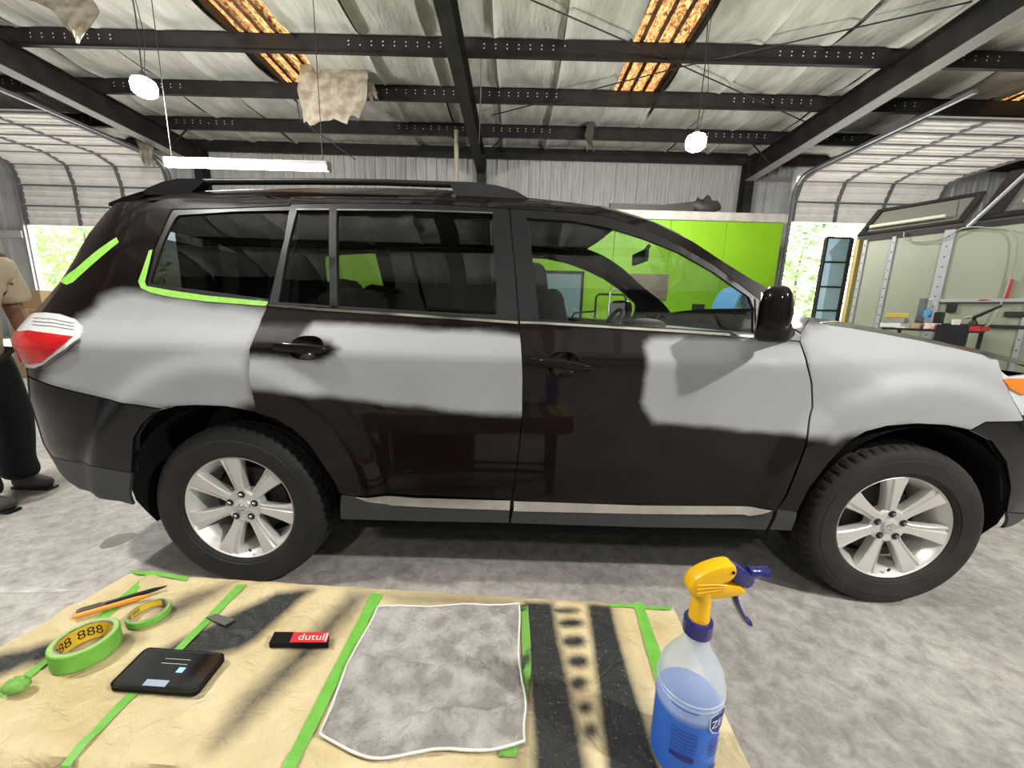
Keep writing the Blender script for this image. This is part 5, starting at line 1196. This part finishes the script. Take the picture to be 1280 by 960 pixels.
# table top outline: back-left, back-right, front-right, front-left
cbl, cbr, cfr, cfl = np.array([-.888, .803]), np.array([.364, .749]), np.array([.352, .395]), np.array([-.955, .440])
tb = thing('work_table', 'low work table wrapped in cream masking paper with black overspray stripes', 'table', (-.28, .6, 0))
OT = (-.28, .6, 0)
NU, NV = 190, 62; LIP = 14
def wr(x, y):
    k = .0012*nz3(x*22, y*26)+.0016*max(0, nz3(x*9+1, y*14, 2.)-.5)
    return k*1.4
vs = []; uv = []
for j in range(NV+LIP):
    for i in range(NU):
        u = i/(NU-1)
        if j < NV: v = j/(NV-1); drop = 0
        else: v = 1; drop = (j-NV+1)/LIP
        a_ = cbl*(1-u)+cbr*u; b_ = cfl*(1-u)+cfr*u; p = a_*(1-v)+b_*v
        edge_b = .018*math.exp(-((1-v)/.03)**2) if drop == 0 else .0
        z = TZ+wr(p[0], p[1])-.004*math.exp(-((v)/.02)**2)-.003*math.exp(-((1-v)/.025)**2)
        y = p[1]
        if u < .22: z += .005*max(0, math.sin((p[0]*38+p[1]*26)+3*nz3(p[0]*6, p[1]*6)))*(1-u/.22)
        if drop: z = TZ-.006-.085*drop-.02*drop*(.5+.5*math.sin(p[0]*7)); y -= .006+.012*math.sin(drop*3)*(.6+.6*math.sin(p[0]*19+drop))+.006*math.sin(p[0]*43+drop*3)
        vs.append((p[0], y, z)); uv.append((p[0], p[1]-.1*drop))
fs = [(j*NU+i, (j+1)*NU+i, (j+1)*NU+i+1, j*NU+i+1) for j in range(NV+LIP-1) for i in range(NU-1)]
# side and back skirts
def skirt(a_, b_, nrm, n=60, d=.10):
    k = len(vs)
    for r_ in range(5):
        for i in range(n):
            u = i/(n-1); p = a_*(1-u)+b_*u; dr = r_/4
            vs.append((p[0]+nrm[0]*(.006*(r_ > 0)+.01*dr*math.sin(u*23)), p[1]+nrm[1]*(.006*(r_ > 0)+.01*dr*math.sin(u*23)), TZ-.004-d*dr)); uv.append((p[0], p[1]))
    for r_ in range(4):
        for i in range(n-1): fs.append((k+r_*n+i, k+r_*n+i+1, k+(r_+1)*n+i+1, k+(r_+1)*n+i))
skirt(cbl, cbr, (0, 1)); skirt(cbr, cfr, (1, 0)); skirt(cfl, cbl, (-1, 0))
cover = M().add(vs, fs).make('paper_cover', kraft, tb, smooth=60, org=OT, recalc=False)
at = cover.data.attributes.new('overspray', 'FLOAT', 'POINT'); at.data.foreach_set('value', spray(np.array(uv)))
M().prism([(p[0]*.985-.003, p[1]*.99+.006, TZ-.045) for p in (cbl, cfl, cfr, cbr)], (0, 0, .036)).make('table_board', card_m, tb, org=OT)
for sx in (-.80, .25):
    for sy in (.47, .70): M().bbox(sx-.025, sx+.025, sy-.025, sy+.025, 0, TZ-.045, .004).make('leg', steel_dark, tb, org=OT)
for sy in (.47, .70): M().box(-.80, .25, sy-.015, sy+.015, .16, .19).make('stretcher', steel_dark, tb, org=OT)
tape_t = mat('green table tape', (.135, .43, .045, 1), .55, 0, (.18, .50, .07, 1), 40)
def tape_on(pl, nm='tape_strip', dz=.0045, mt=tape_t, cut=14):
    P = [tp(*q) for q in pl]; k = len(P)//2; A = bez(P[:k], 8) if k > 2 else [P[0]*(1-t)+P[1]*t for t in np.linspace(0, 1, 20)]; B = P[k:][::-1]; B = bez(B, 8) if k > 2 else [B[0]*(1-t)+B[1]*t for t in np.linspace(0, 1, 20)]
    m = M(); v = []
    for a_, b_ in zip(A, B):
        for q in (a_, b_): v.append((q[0], q[1], TZ+max(wr(a_[0], a_[1]), wr(b_[0], b_[1]))+dz*.45))
    m.add(v, [(2*i, 2*i+1, 2*i+3, 2*i+2) for i in range(len(A)-1)])
    return m.make(nm, mt, tb, org=OT, recalc=False)
tape_d = mat('sprayed green tape', (.16, .36, .07, 1), .6, 0, (.03, .05, .03, 1), 30, contrast=(.5, .62))
tape_on([(297, 731), (225, 806), (155, 873), (107, 923), (123, 919), (169, 872), (243, 799), (309, 731)])
tape_on([(465, 742), (362, 943), (379, 943), (479, 743.5)])
tape_on([(187, 716), (100, 790), (42, 836), (-20, 874), (10, 874), (58, 832), (122, 783), (203, 716)])
tape_on([(648, 757), (653, 830), (640, 900), (621, 948), (645, 948), (655, 900), (664, 830), (660, 757)], mt=tape_d)
tape_on([(791.5, 754), (818, 848), (838, 905), (846, 905), (831, 835), (803, 754)])
tape_on([(160, 714), (200, 715.5), (236, 722.5), (232, 727), (200, 721), (172, 719)])
tape_on([(762, 755), (800, 757), (840, 760), (838, 764), (800, 761), (762, 759)])
def front_y(x): u = (x-cfl[0])/(cfr[0]-cfl[0]); return cfl[1]*(1-u)+cfr[1]*u
def fold_tape(p0, p1, q0, q1, mt=tape_t):                    # runs on from (p -> q) over the front edge and down
    v = []; P = []
    for a_, b_ in ((p0, q0), (p1, q1)):
        a_, b_ = tp(*a_), tp(*b_); d = (b_-a_)/np.hypot(*(b_-a_)); t_ = (b_[1]-front_y(b_[0]))/max(.2, -d[1]); e_ = b_+d*t_
        P.append([(b_[0], b_[1], TZ+.0045), ((b_[0]+e_[0])/2, (b_[1]+e_[1])/2, TZ+.004), (e_[0], e_[1]-.010, TZ-.002), (e_[0], e_[1]-.022, TZ-.03), (e_[0], e_[1]-.026, TZ-.08)])
    for a_, b_ in zip(*P): v += [a_, b_]
    M().add(v, [(2*i, 2*i+1, 2*i+3, 2*i+2) for i in range(4)]).make('tape_strip', mt, tb, org=OT, recalc=False)
fold_tape((155, 873), (169, 872), (107, 923), (123, 919))
fold_tape((465, 742), (479, 743.5), (362, 943), (379, 943))
# metal crate on the floor under the near left corner
ck = thing('metal_crate', 'dark slatted metal crate on the floor under the table edge', 'crate', (-.50, .30, 0))
M().bbox(-.36, .22, -.10, .08, 0, .36, .01).make('crate_body', steel_dark, ck)
for k in range(7): M().box(-.34+k*.08, -.30+k*.08, -.104, .084, .362, .372).make('slat', steel_edge if k % 2 else steel_dark, ck)
# ---- tape rolls
roll_side = mat('tape edge', (.36, .55, .16, 1), .7); core_y = mat('yellow card core', (.80, .55, .03, 1), .6); core_p = mat('printed grey core', (.13, .12, .10, 1), .6, 0, (.3, .28, .24, 1), 60)
def roll(px, ro, ri, h, nm, label, rz):
    p = tp(*px); t = thing(nm, label, 'tape', (p[0], p[1], TZ+.0035), rz, 'green masking tape rolls')
    M().lathe([(ri+.003, 0), (ro-.0012, 0), (ro, .0012), (ro, h-.0012), (ro-.0012, h), (ri+.003, h)], 64).make('tape_band', tape_t, t, smooth=40)
    M().lathe([(ri+.003, h), (ri+.003, h+.0002), (ro-.002, h+.0002)], 64).make('tape_side', roll_side, t)
    M().lathe([(ri+.003, 0), (ri, 0), (ri, h), (ri+.003, h)], 64).make('core', core_p, t, smooth=40)
    for a0_, a1_ in ((.10, .62), (.66, .84)):
        m = M(); k = 14; v = []
        for i in range(k+1):
            a_ = 2*math.pi*(a0_+(a1_-a0_)*i/k)
            for z in (.001, h-.001): v.append(((ri-.0004)*math.cos(a_), (ri-.0004)*math.sin(a_), z))
        m.add(v, [(2*i, 2*i+1, 2*i+3, 2*i+2) for i in range(k)]).make('core_label', core_y if a0_ < .5 else core_p, t, recalc=False)
    tv, tf = text_geo('888 888', h*.75)
    m = M(); m.add([((ri-.0009)*math.cos(2.55-v.x/ri), (ri-.0009)*math.sin(2.55-v.x/ri), h*.5+v.y) for v in tv], tf); m.make('core_print', mat('black print', (.02, .02, .02, 1), .6), t, recalc=False)
    return t
roll((110, 817), .0455, .0345, .033, 'tape_roll', 'wide green masking tape roll with yellow core, left on table', .3)
roll((187, 772), .0345, .0285, .014, 'tape_roll', 'slimmer green masking tape roll touching the wider roll and pens', .9)
# ---- pen, pencil-like marker
def stick(pa, pb, r, nm, label, cat, mt, z=.0, tip=None, clip=False, prof=None):
    a_, b_ = tp(*pa), tp(*pb); d = b_-a_; L_ = float(np.hypot(*d)); t = thing(nm, label, cat, (a_[0], a_[1], TZ+.0045+r+z), math.atan2(d[1], d[0]))
    M().lathe([(.0008, 0), (r*.8, .001), (r, .004), (r, L_*.80), (r*.8, L_*.88), (r*.25, L_), (.0003, L_)], 14, 'x').make('barrel', mt, t, smooth=40)
    if tip: M().lathe([(r*1.04, 0), (r*1.06, .002), (r*1.06, L_*.30), (r*1.03, L_*.31)], 14, 'x').make('cap', tip, t, smooth=40)
    if clip: M().box(.004, L_*.26, -.0015, .0015, r*1.1, r*1.35).make('clip', chrome, t)
    return t
orange = mat('orange plastic', (.75, .30, .03, 1), .4)
stick((92, 777), (190, 748), .0052, 'orange_marker', 'orange barrelled marker lying behind the green tape rolls', 'pen', orange)
stick((97, 770), (209, 737), .0045, 'black_pen', 'black pen with a metal clip lying beside the orange marker', 'pen', satin_black, tip=mat('clear grey cap', (.12, .11, .10, 1), .2), clip=True)
# ---- tablet-like phone
P4 = [tp(*q) for q in ((136, 866), (246, 874), (284, 825), (184, 817))]
pc = sum(P4)/4; ph = thing('phone', 'black smartphone in a dark case lying face up on table', 'phone', (pc[0], pc[1], TZ+.004))
def rr_poly(P, k=.010, n=5):
    o = []
    for i in range(4):
        a_, b_, c_ = P[i-1], P[i], P[(i+1) % 4]; u = (a_-b_)/np.hypot(*(a_-b_)); v = (c_-b_)/np.hypot(*(c_-b_))
        for j in range(n+1): t_ = j/n; o.append(b_+u*k*(1-t_)**2+v*k*t_**2)
    return o
rp_ = rr_poly(P4); L3 = lambda P, z: [(p[0]-pc[0], p[1]-pc[1], z) for p in P]
M().prism(L3(rp_, 0), (0, 0, .0085)).make('phone_case', matte_black, ph, smooth=30)
sc_ = [pc+(p-pc)*.955 for p in rp_]
M().prism(L3(sc_, .0085), (0, 0, .0006)).make('phone_screen', mat('dark phone glass', (.006, .006, .008, 1), .06, coat=.4), ph)
rim_ = M(); rim_.tube(L3([pc+(p-pc)*.985 for p in rp_], .0088), .0015, 6, closed=True).make('phone_bumper', satin_black, ph, smooth=60)
e1, e2 = P4[1]-P4[0], P4[3]-P4[0]
def scr(u0, u1, v0, v1, mt, nm):
    q = [P4[0]+e1*u+e2*v for u, v in ((u0, v0), (u1, v0), (u1, v1), (u0, v1))]; M().add(L3(q, .0093), [(0, 1, 2, 3)]).make(nm, mt, ph, recalc=False)
scr(.36, .62, .07, .22, emis('lit grey tile', (.28, .33, .42, 1), .35), 'screen_tile'); scr(.60, .68, .42, .55, emis('lit blue icon', (.25, .5, .9, 1), .5), 'screen_icon')
for v in (.62, .74): scr(.35, .66, v, v+.012, emis('lit text line', (.5, .5, .5, 1), .15), 'screen_line')
# ---- flat black box with the red label
B4 = [tp(*q) for q in ((337, 812), (411, 812), (412, 798.5), (344, 797.5))]; bc = sum(B4)/4
kb = thing('blade_case', 'small flat black case with a red label and white lettering', 'case', (bc[0], bc[1], TZ+.004)); k1, k2 = B4[1]-B4[0], B4[3]-B4[0]
M().prism([(p[0]-bc[0], p[1]-bc[1], 0) for p in B4], (0, 0, .010)).make('case_body', matte_black, kb)
def kq(u, v, z): p = B4[0]+k1*u+k2*v-bc; return (p[0], p[1], z)
M().prism([kq(.34, .06, .0102), kq(.97, .06, .0102), kq(.97, .94, .0102), kq(.34, .94, .0102)], (0, 0, .0003)).make('case_label', mat('red label', (.62, .02, .03, 1), .45), kb)
tv, tf = text_geo('dutul', 1.0); xs_t = [v.x for v in tv]; wdt = max(xs_t)-min(xs_t)
M().add([kq(.68+v.x/wdt*.44, .5+v.y*.8-.0, .0108) for v in tv], tf).make('label_lettering', mat('white print', (.75, .75, .75, 1), .5), kb, recalc=False)
M().prism([kq(.92, .15, .0106), kq(.95, .15, .0106), kq(.95, .85, .0106), kq(.92, .85, .0106)], (0, 0, .0002)).make('label_bar', mat('white print', (.75, .75, .75, 1), .5), kb)
# ---- sandpaper scrap and tape ball
q4 = [tp(*q) for q in ((258, 775), (270, 770.5), (294, 777), (281, 785))]; qc = sum(q4)/4
m = M().prism([(p[0]-qc[0], p[1]-qc[1], 0) for p in q4], (0, 0, .002)); tag(m.make('sandpaper_scrap', mat('grey sandpaper', (.12, .11, .10, 1), .9), None, loc=(qc[0], qc[1], TZ+.0045)), 'small dark sandpaper scrap beside the second green tape line', 'sandpaper')
q = tp(23, 866); m = M().sell((0, 0, .011), (.017, .013, .011), .9, 20, 14); m.v = [(x*(1+.22*nz3(z*300, y*200)), y*(1+.2*nz3(x*220, z*260)), max(0, z*(1+.15*nz3(x*260, y*300)))) for x, y, z in m.v]
tag(m.make('tape_ball', mat('crumpled green tape', (.22, .50, .09, 1), .6, 0, (.14, .34, .06, 1), 90), None, smooth=50, loc=(q[0], q[1], TZ+.004)), 'crumpled ball of green masking tape at the table left end', 'tape ball')
# ---- microfibre towel
towel_m = mat('grey microfibre', (.26, .24, .225, 1), .95, 0, (.46, .44, .42, 1), 26, 9, bump=.8, bscale=130, bdist=.008, contrast=(.38, .64))
Lw = bez([(472, 762), (452, 800), (430, 850), (405, 905), (403, 922)], 8); Rw = bez([(647, 758), (650, 800), (650, 850), (657, 890), (656, 930)], 8)
TL = [tp(*q) for q in Lw]; TR = [tp(*q) for q in Rw]; k = len(TL); NUx = 70; vs = []
for j in range(k*2-1):
    s_ = j/2; i0 = int(s_); f = s_-i0; i1 = min(i0+1, k-1)
    a_ = TL[i0]*(1-f)+TL[i1]*f; b_ = TR[i0]*(1-f)+TR[i1]*f; v = j/(k*2-2)
    for i in range(NUx):
        u = i/(NUx-1); p = a_*(1-u)+b_*u
        bulge = -.026*(math.sin(math.pi/2*u/.35) if u < .35 else math.cos(math.pi/2*(u-.35)/.65)**1.3)*max(0, (v-.80)/.20)**1.5-.004*math.sin(u*9)*v
        p = p+np.array([0, bulge]); p = p+np.array([.003*math.sin(v*11+i*.02), .0025*math.sin(u*13)])
        fold = .006*math.exp(-((v-.43-.06*u+.02*math.sin(u*8))/.035)**2)+.007*math.exp(-((v-.86+.12*u)/.04)**2)*(u > .35)*min(1, (u-.35)*4)+.005*math.exp(-(((u-.55)+.25*(v-.5))/.04)**2)*max(0, v-.45)
        z = .0085+fold+.0028*nz3(p[0]*34, p[1]*38)+.0016*nz3(p[0]*80, p[1]*72, 2)
        ed = min(u, 1-u, v, 1-v); z = .0045+(z-.0045)*min(1, ed/.03+.15)
        over = max(0, (.424+.0*u)-p[1])                     # the near corner slips over the table edge
        vs.append((p[0], p[1]+over*.55, TZ+z+.0015-over*1.1))
nr = k*2-1
fs = [(j*NUx+i, (j+1)*NUx+i, (j+1)*NUx+i+1, j*NUx+i+1) for j in range(nr-1) for i in range(NUx-1)]
org = (vs[0][0], vs[0][1], TZ)
n0 = len(vs); m = M().add(vs+[(x, y, z-.004) for x, y, z in vs], fs+[tuple(x+n0 for x in f[::-1]) for f in fs])
loop = [i for i in range(NUx)]+[j*NUx+NUx-1 for j in range(1, nr)]+[(nr-1)*NUx+i for i in range(NUx-2, -1, -1)]+[j*NUx for j in range(nr-2, 0, -1)]
m.f += [(loop[i], loop[i]+n0, loop[(i+1) % len(loop)]+n0, loop[(i+1) % len(loop)]) for i in range(len(loop))]
tw = m.make('microfibre_towel', towel_m, None, smooth=70, org=org, loc=org); tag(tw, 'rumpled grey microfibre towel with white hem spread on the table', 'towel')
M().tube([vs[i] for i in loop], .0021, 6, closed=True).make('towel_hem', mat('white hem', (.72, .71, .69, 1), .8), tw, smooth=60, org=org)
# ---- spray bottle
bxy = tp(850, 944); SB = thing('spray_bottle', 'translucent spray bottle of blue liquid with yellow and navy trigger', 'bottle', (bxy[0], bxy[1], TZ+.004), math.radians(2))
def milky(nm, col, a, grad=False):
    mt = bpy.data.materials.new(nm); mt.use_nodes = True; n = mt.node_tree.nodes; L = mt.node_tree.links; b = n['Principled BSDF']; b.inputs['Base Color'].default_value = col; b.inputs['Roughness'].default_value = .3; b.inputs['Subsurface Weight'].default_value = .25; b.inputs['Subsurface Radius'].default_value = (.02, .02, .02)
    b.inputs['Alpha'].default_value = a
    if grad:                                               # wet plastic below the liquid line is clearer than the frosted dry part
        tc = n.new('ShaderNodeTexCoord'); sx = n.new('ShaderNodeSeparateXYZ'); L.new(tc.outputs['Object'], sx.inputs[0]); mr = n.new('ShaderNodeMapRange'); L.new(sx.outputs[2], mr.inputs['Value'])
        mr.inputs['From Min'].default_value = .098; mr.inputs['From Max'].default_value = .108; mr.inputs['To Min'].default_value = .06; mr.inputs['To Max'].default_value = a; L.new(mr.outputs[0], b.inputs['Alpha'])
    return mt
body_p = [(.001, 0), (.036, 0), (.042, .003), (.0435, .010), (.0435, .075), (.0435, .128), (.0425, .140), (.0395, .152), (.033, .165), (.026, .176), (.0195, .187), (.0160, .197), (.0150, .206), (.0150, .212)]
M().lathe(body_p, 56).make('bottle_body', milky('milky bottle plastic', (.70, .78, .84, 1), .5, True), SB, smooth=60)
M().lathe([(.0001, .002), (.035, .002), (.0415, .006), (.0422, .012), (.0422, .104), (.0001, .104)], 56).make('blue_liquid', mat('blue liquid', (.0, .13, .66, 1), .4, spec=.2), SB, smooth=40)
for z, r in ((.131, .0442), (.124, .0438)): M().lathe([(r-.0012, z-.001), (r, z), (r-.0012, z+.001)], 56).make('bottle_ridge', milky('milky ridge', (.62, .70, .78, 1), .6), SB, smooth=60)
navy_p = mat('navy plastic', (.018, .018, .16, 1), .25, coat=.3); yel_p = mat('yellow plastic', (.90, .50, .004, 1), .35)
cap = M(); n = 40; pr_ = [(.0001, .206), (.0175, .206), (.0182, .209), (.0178, .226), (.0165, .228), (.0001, .228)]
vs = []
for r, z in pr_:
    for j in range(n): a_ = 2*math.pi*j/n; q = r*(1+(.03 if j % 2 and r > .01 else 0)); vs.append((q*math.cos(a_), q*math.sin(a_), z))
cap.add(vs, [(i*n+j, i*n+(j+1) % n, (i+1)*n+(j+1) % n, (i+1)*n+j) for i in range(len(pr_)-1) for j in range(n)]); cap.make('screw_collar', navy_p, SB, smooth=30)
M().lathe([(.0130, .226), (.0135, .231), (.0128, .235), (.0120, .265), (.0125, .275)], 28).make('trigger_neck', yel_p, SB, smooth=50)
def slab(poly, wd, nm, mt, parent, R_=None, b=.003):       # bevelled side-profile (x, z) extruded in y
    bm = bmesh.new(); vv = [bm.verts.new((x, -wd/2, z)) for x, z in poly]; f = bm.faces.new(vv); r_ = bmesh.ops.extrude_face_region(bm, geom=[f]); 
    for v in r_['geom']:
        if isinstance(v, bmesh.types.BMVert): v.co.y = wd/2
    bmesh.ops.recalc_face_normals(bm, faces=bm.faces)
    es = [e for e in bm.edges if abs(e.verts[0].co.y-e.verts[1].co.y) < 1e-6]
    bmesh.ops.bevel(bm, geom=es, offset=b, segments=2, affect='EDGES', profile=.5)
    me = bpy.data.meshes.new(nm); bm.to_mesh(me); bm.free(); me.materials.append(mt); me.polygons.foreach_set('use_smooth', [True]*len(me.polygons)); me.set_sharp_from_angle(angle=math.radians(35))
    o = bpy.data.objects.new(nm, me); COL.objects.link(o); o.parent = parent; return o
hood_p = bez([(-.016, .268), (-.021, .272), (-.0225, .282), (-.017, .294), (-.002, .305), (.018, .3125), (.031, .3135), (.036, .306), (.034, .297), (.026, .289), (.020, .287)], 4)
hood_p = [tuple(p) for p in hood_p]+[(.022, .284), (.045, .283), (.051, .278), (.050, .272), (.040, .2685), (.012, .264)]
slab(hood_p, .023, 'trigger_hood', yel_p, SB, b=.004)
for dz in (0, .006, .012): M().tube([(-.014, -.0118, .274+dz), (.006, -.0122, .278+dz*.8), (.024, -.0120, .281+dz*.4)], .0012, 5).make('hood_rib', yel_p, SB, smooth=60)
slab([(.026, .312), (.040, .309), (.055, .301), (.062, .292), (.060, .283), (.052, .279), (.044, .284), (.034, .290), (.028, .300)], .021, 'pump_body', navy_p, SB)
M().lathe([(.0001, .058), (.0075, .058), (.0082, .064), (.0072, .066), (.0076, .077), (.0082, .078), (.0086, .083), (.003, .0835), (.0025, .08), (.0001, .08)], 18, 'x', (0, 0, .297)).make('nozzle', navy_p, SB, smooth=35)
M().tube([(.034, 0, .304), (.034, .0, .304)], .001, 4)
M().lathe([(.0001, -.0126), (.0022, -.0126), (.0022, -.0115)], 12, 'y', (.030, 0, .305)).make('pivot_pin', satin_black, SB)
trg = M(); tpth = bez([(.050, 0, .284), (.042, 0, .272), (.046, 0, .256), (.054, 0, .240), (.063, 0, .226), (.069, 0, .2225)], 5); nn = 10; vs = []
for i, p in enumerate(tpth):
    t_ = np.array(tpth[min(i+1, len(tpth)-1)])-np.array(tpth[max(i-1, 0)]); t_ = t_/np.linalg.norm(t_); nrm = np.array([-t_[2], 0, t_[0]])
    for j in range(nn): a_ = 2*math.pi*j/nn; q = np.array(p)+nrm*.0036*math.cos(a_)+np.array([0, .0085*math.sin(a_), 0]); vs.append(q)
trg.add(vs, [(i*nn+j, i*nn+(j+1) % nn, (i+1)*nn+(j+1) % nn, (i+1)*nn+j) for i in range(len(tpth)-1) for j in range(nn)]+[tuple(range(nn)), tuple((len(tpth)-1)*nn+j for j in range(nn))])
trg.make('trigger', navy_p, SB, smooth=50)
# printed label, wrapped round the bottle
RB = .0441
def wrap(pts, faces, nm, mt, a0, z0, r=RB): M().add([(r*math.cos(a0+x/RB), r*math.sin(a0+x/RB), z0+z) for x, z in pts], faces).make(nm, mt, SB, recalc=False)
AC = math.radians(-60)                                     # facing direction of the emblem
def patch(x0, x1, z0, z1, nm, mt, a0, zc, r=RB, n=14):
    wrap([(x0+(x1-x0)*i/n, z) for i in range(n+1) for z in (z0, z1)], [(2*i, 2*i+1, 2*i+3, 2*i+2) for i in range(n)], nm, mt, a0, zc, r)
lab_b = mat('dark blue print', (.006, .012, .20, 1), .4); lab_w = mat('white label print', (.75, .80, .85, 1), .5)
shield = [(-.017, .014), (-.006, .0175), (.006, .0175), (.017, .014), (.016, -.004), (.010, -.013), (0, -.0175), (-.010, -.013), (-.016, -.004)]
wrap(shield, [tuple(range(9))], 'label_border', lab_w, AC, .104, RB+.0002)
wrap([(x*.9, z*.9) for x, z in shield], [tuple(range(9))], 'label_emblem', lab_b, AC, .104, RB+.0004)
tv, tf = text_geo('ZEP', .0165); wrap([(v.x*1.0, v.y) for v in tv], tf, 'label_lettering', lab_w, AC, .1045, RB+.0007)
patch(-.013, .013, .004, .006, 'label_print', lab_b, AC, .074); 
for k in range(4): patch(-.012+.001*k, .012, -.0012, .0012, 'label_print', lab_b, AC, .070-.006*k)
for k in range(6): patch(-.018, .016, -.0006, .0006, 'label_print', lab_b, math.radians(-118), .088-.006*k)
patch(-.017, .014, -.004, .004, 'label_print', lab_b, math.radians(-118), .046)
patch(-.012, .014, -.004, .004, 'label_print', lab_b, AC, .026)
patch(-.016, .018, -.0006, .0006, 'label_line', lab_b, math.radians(-125), .121)
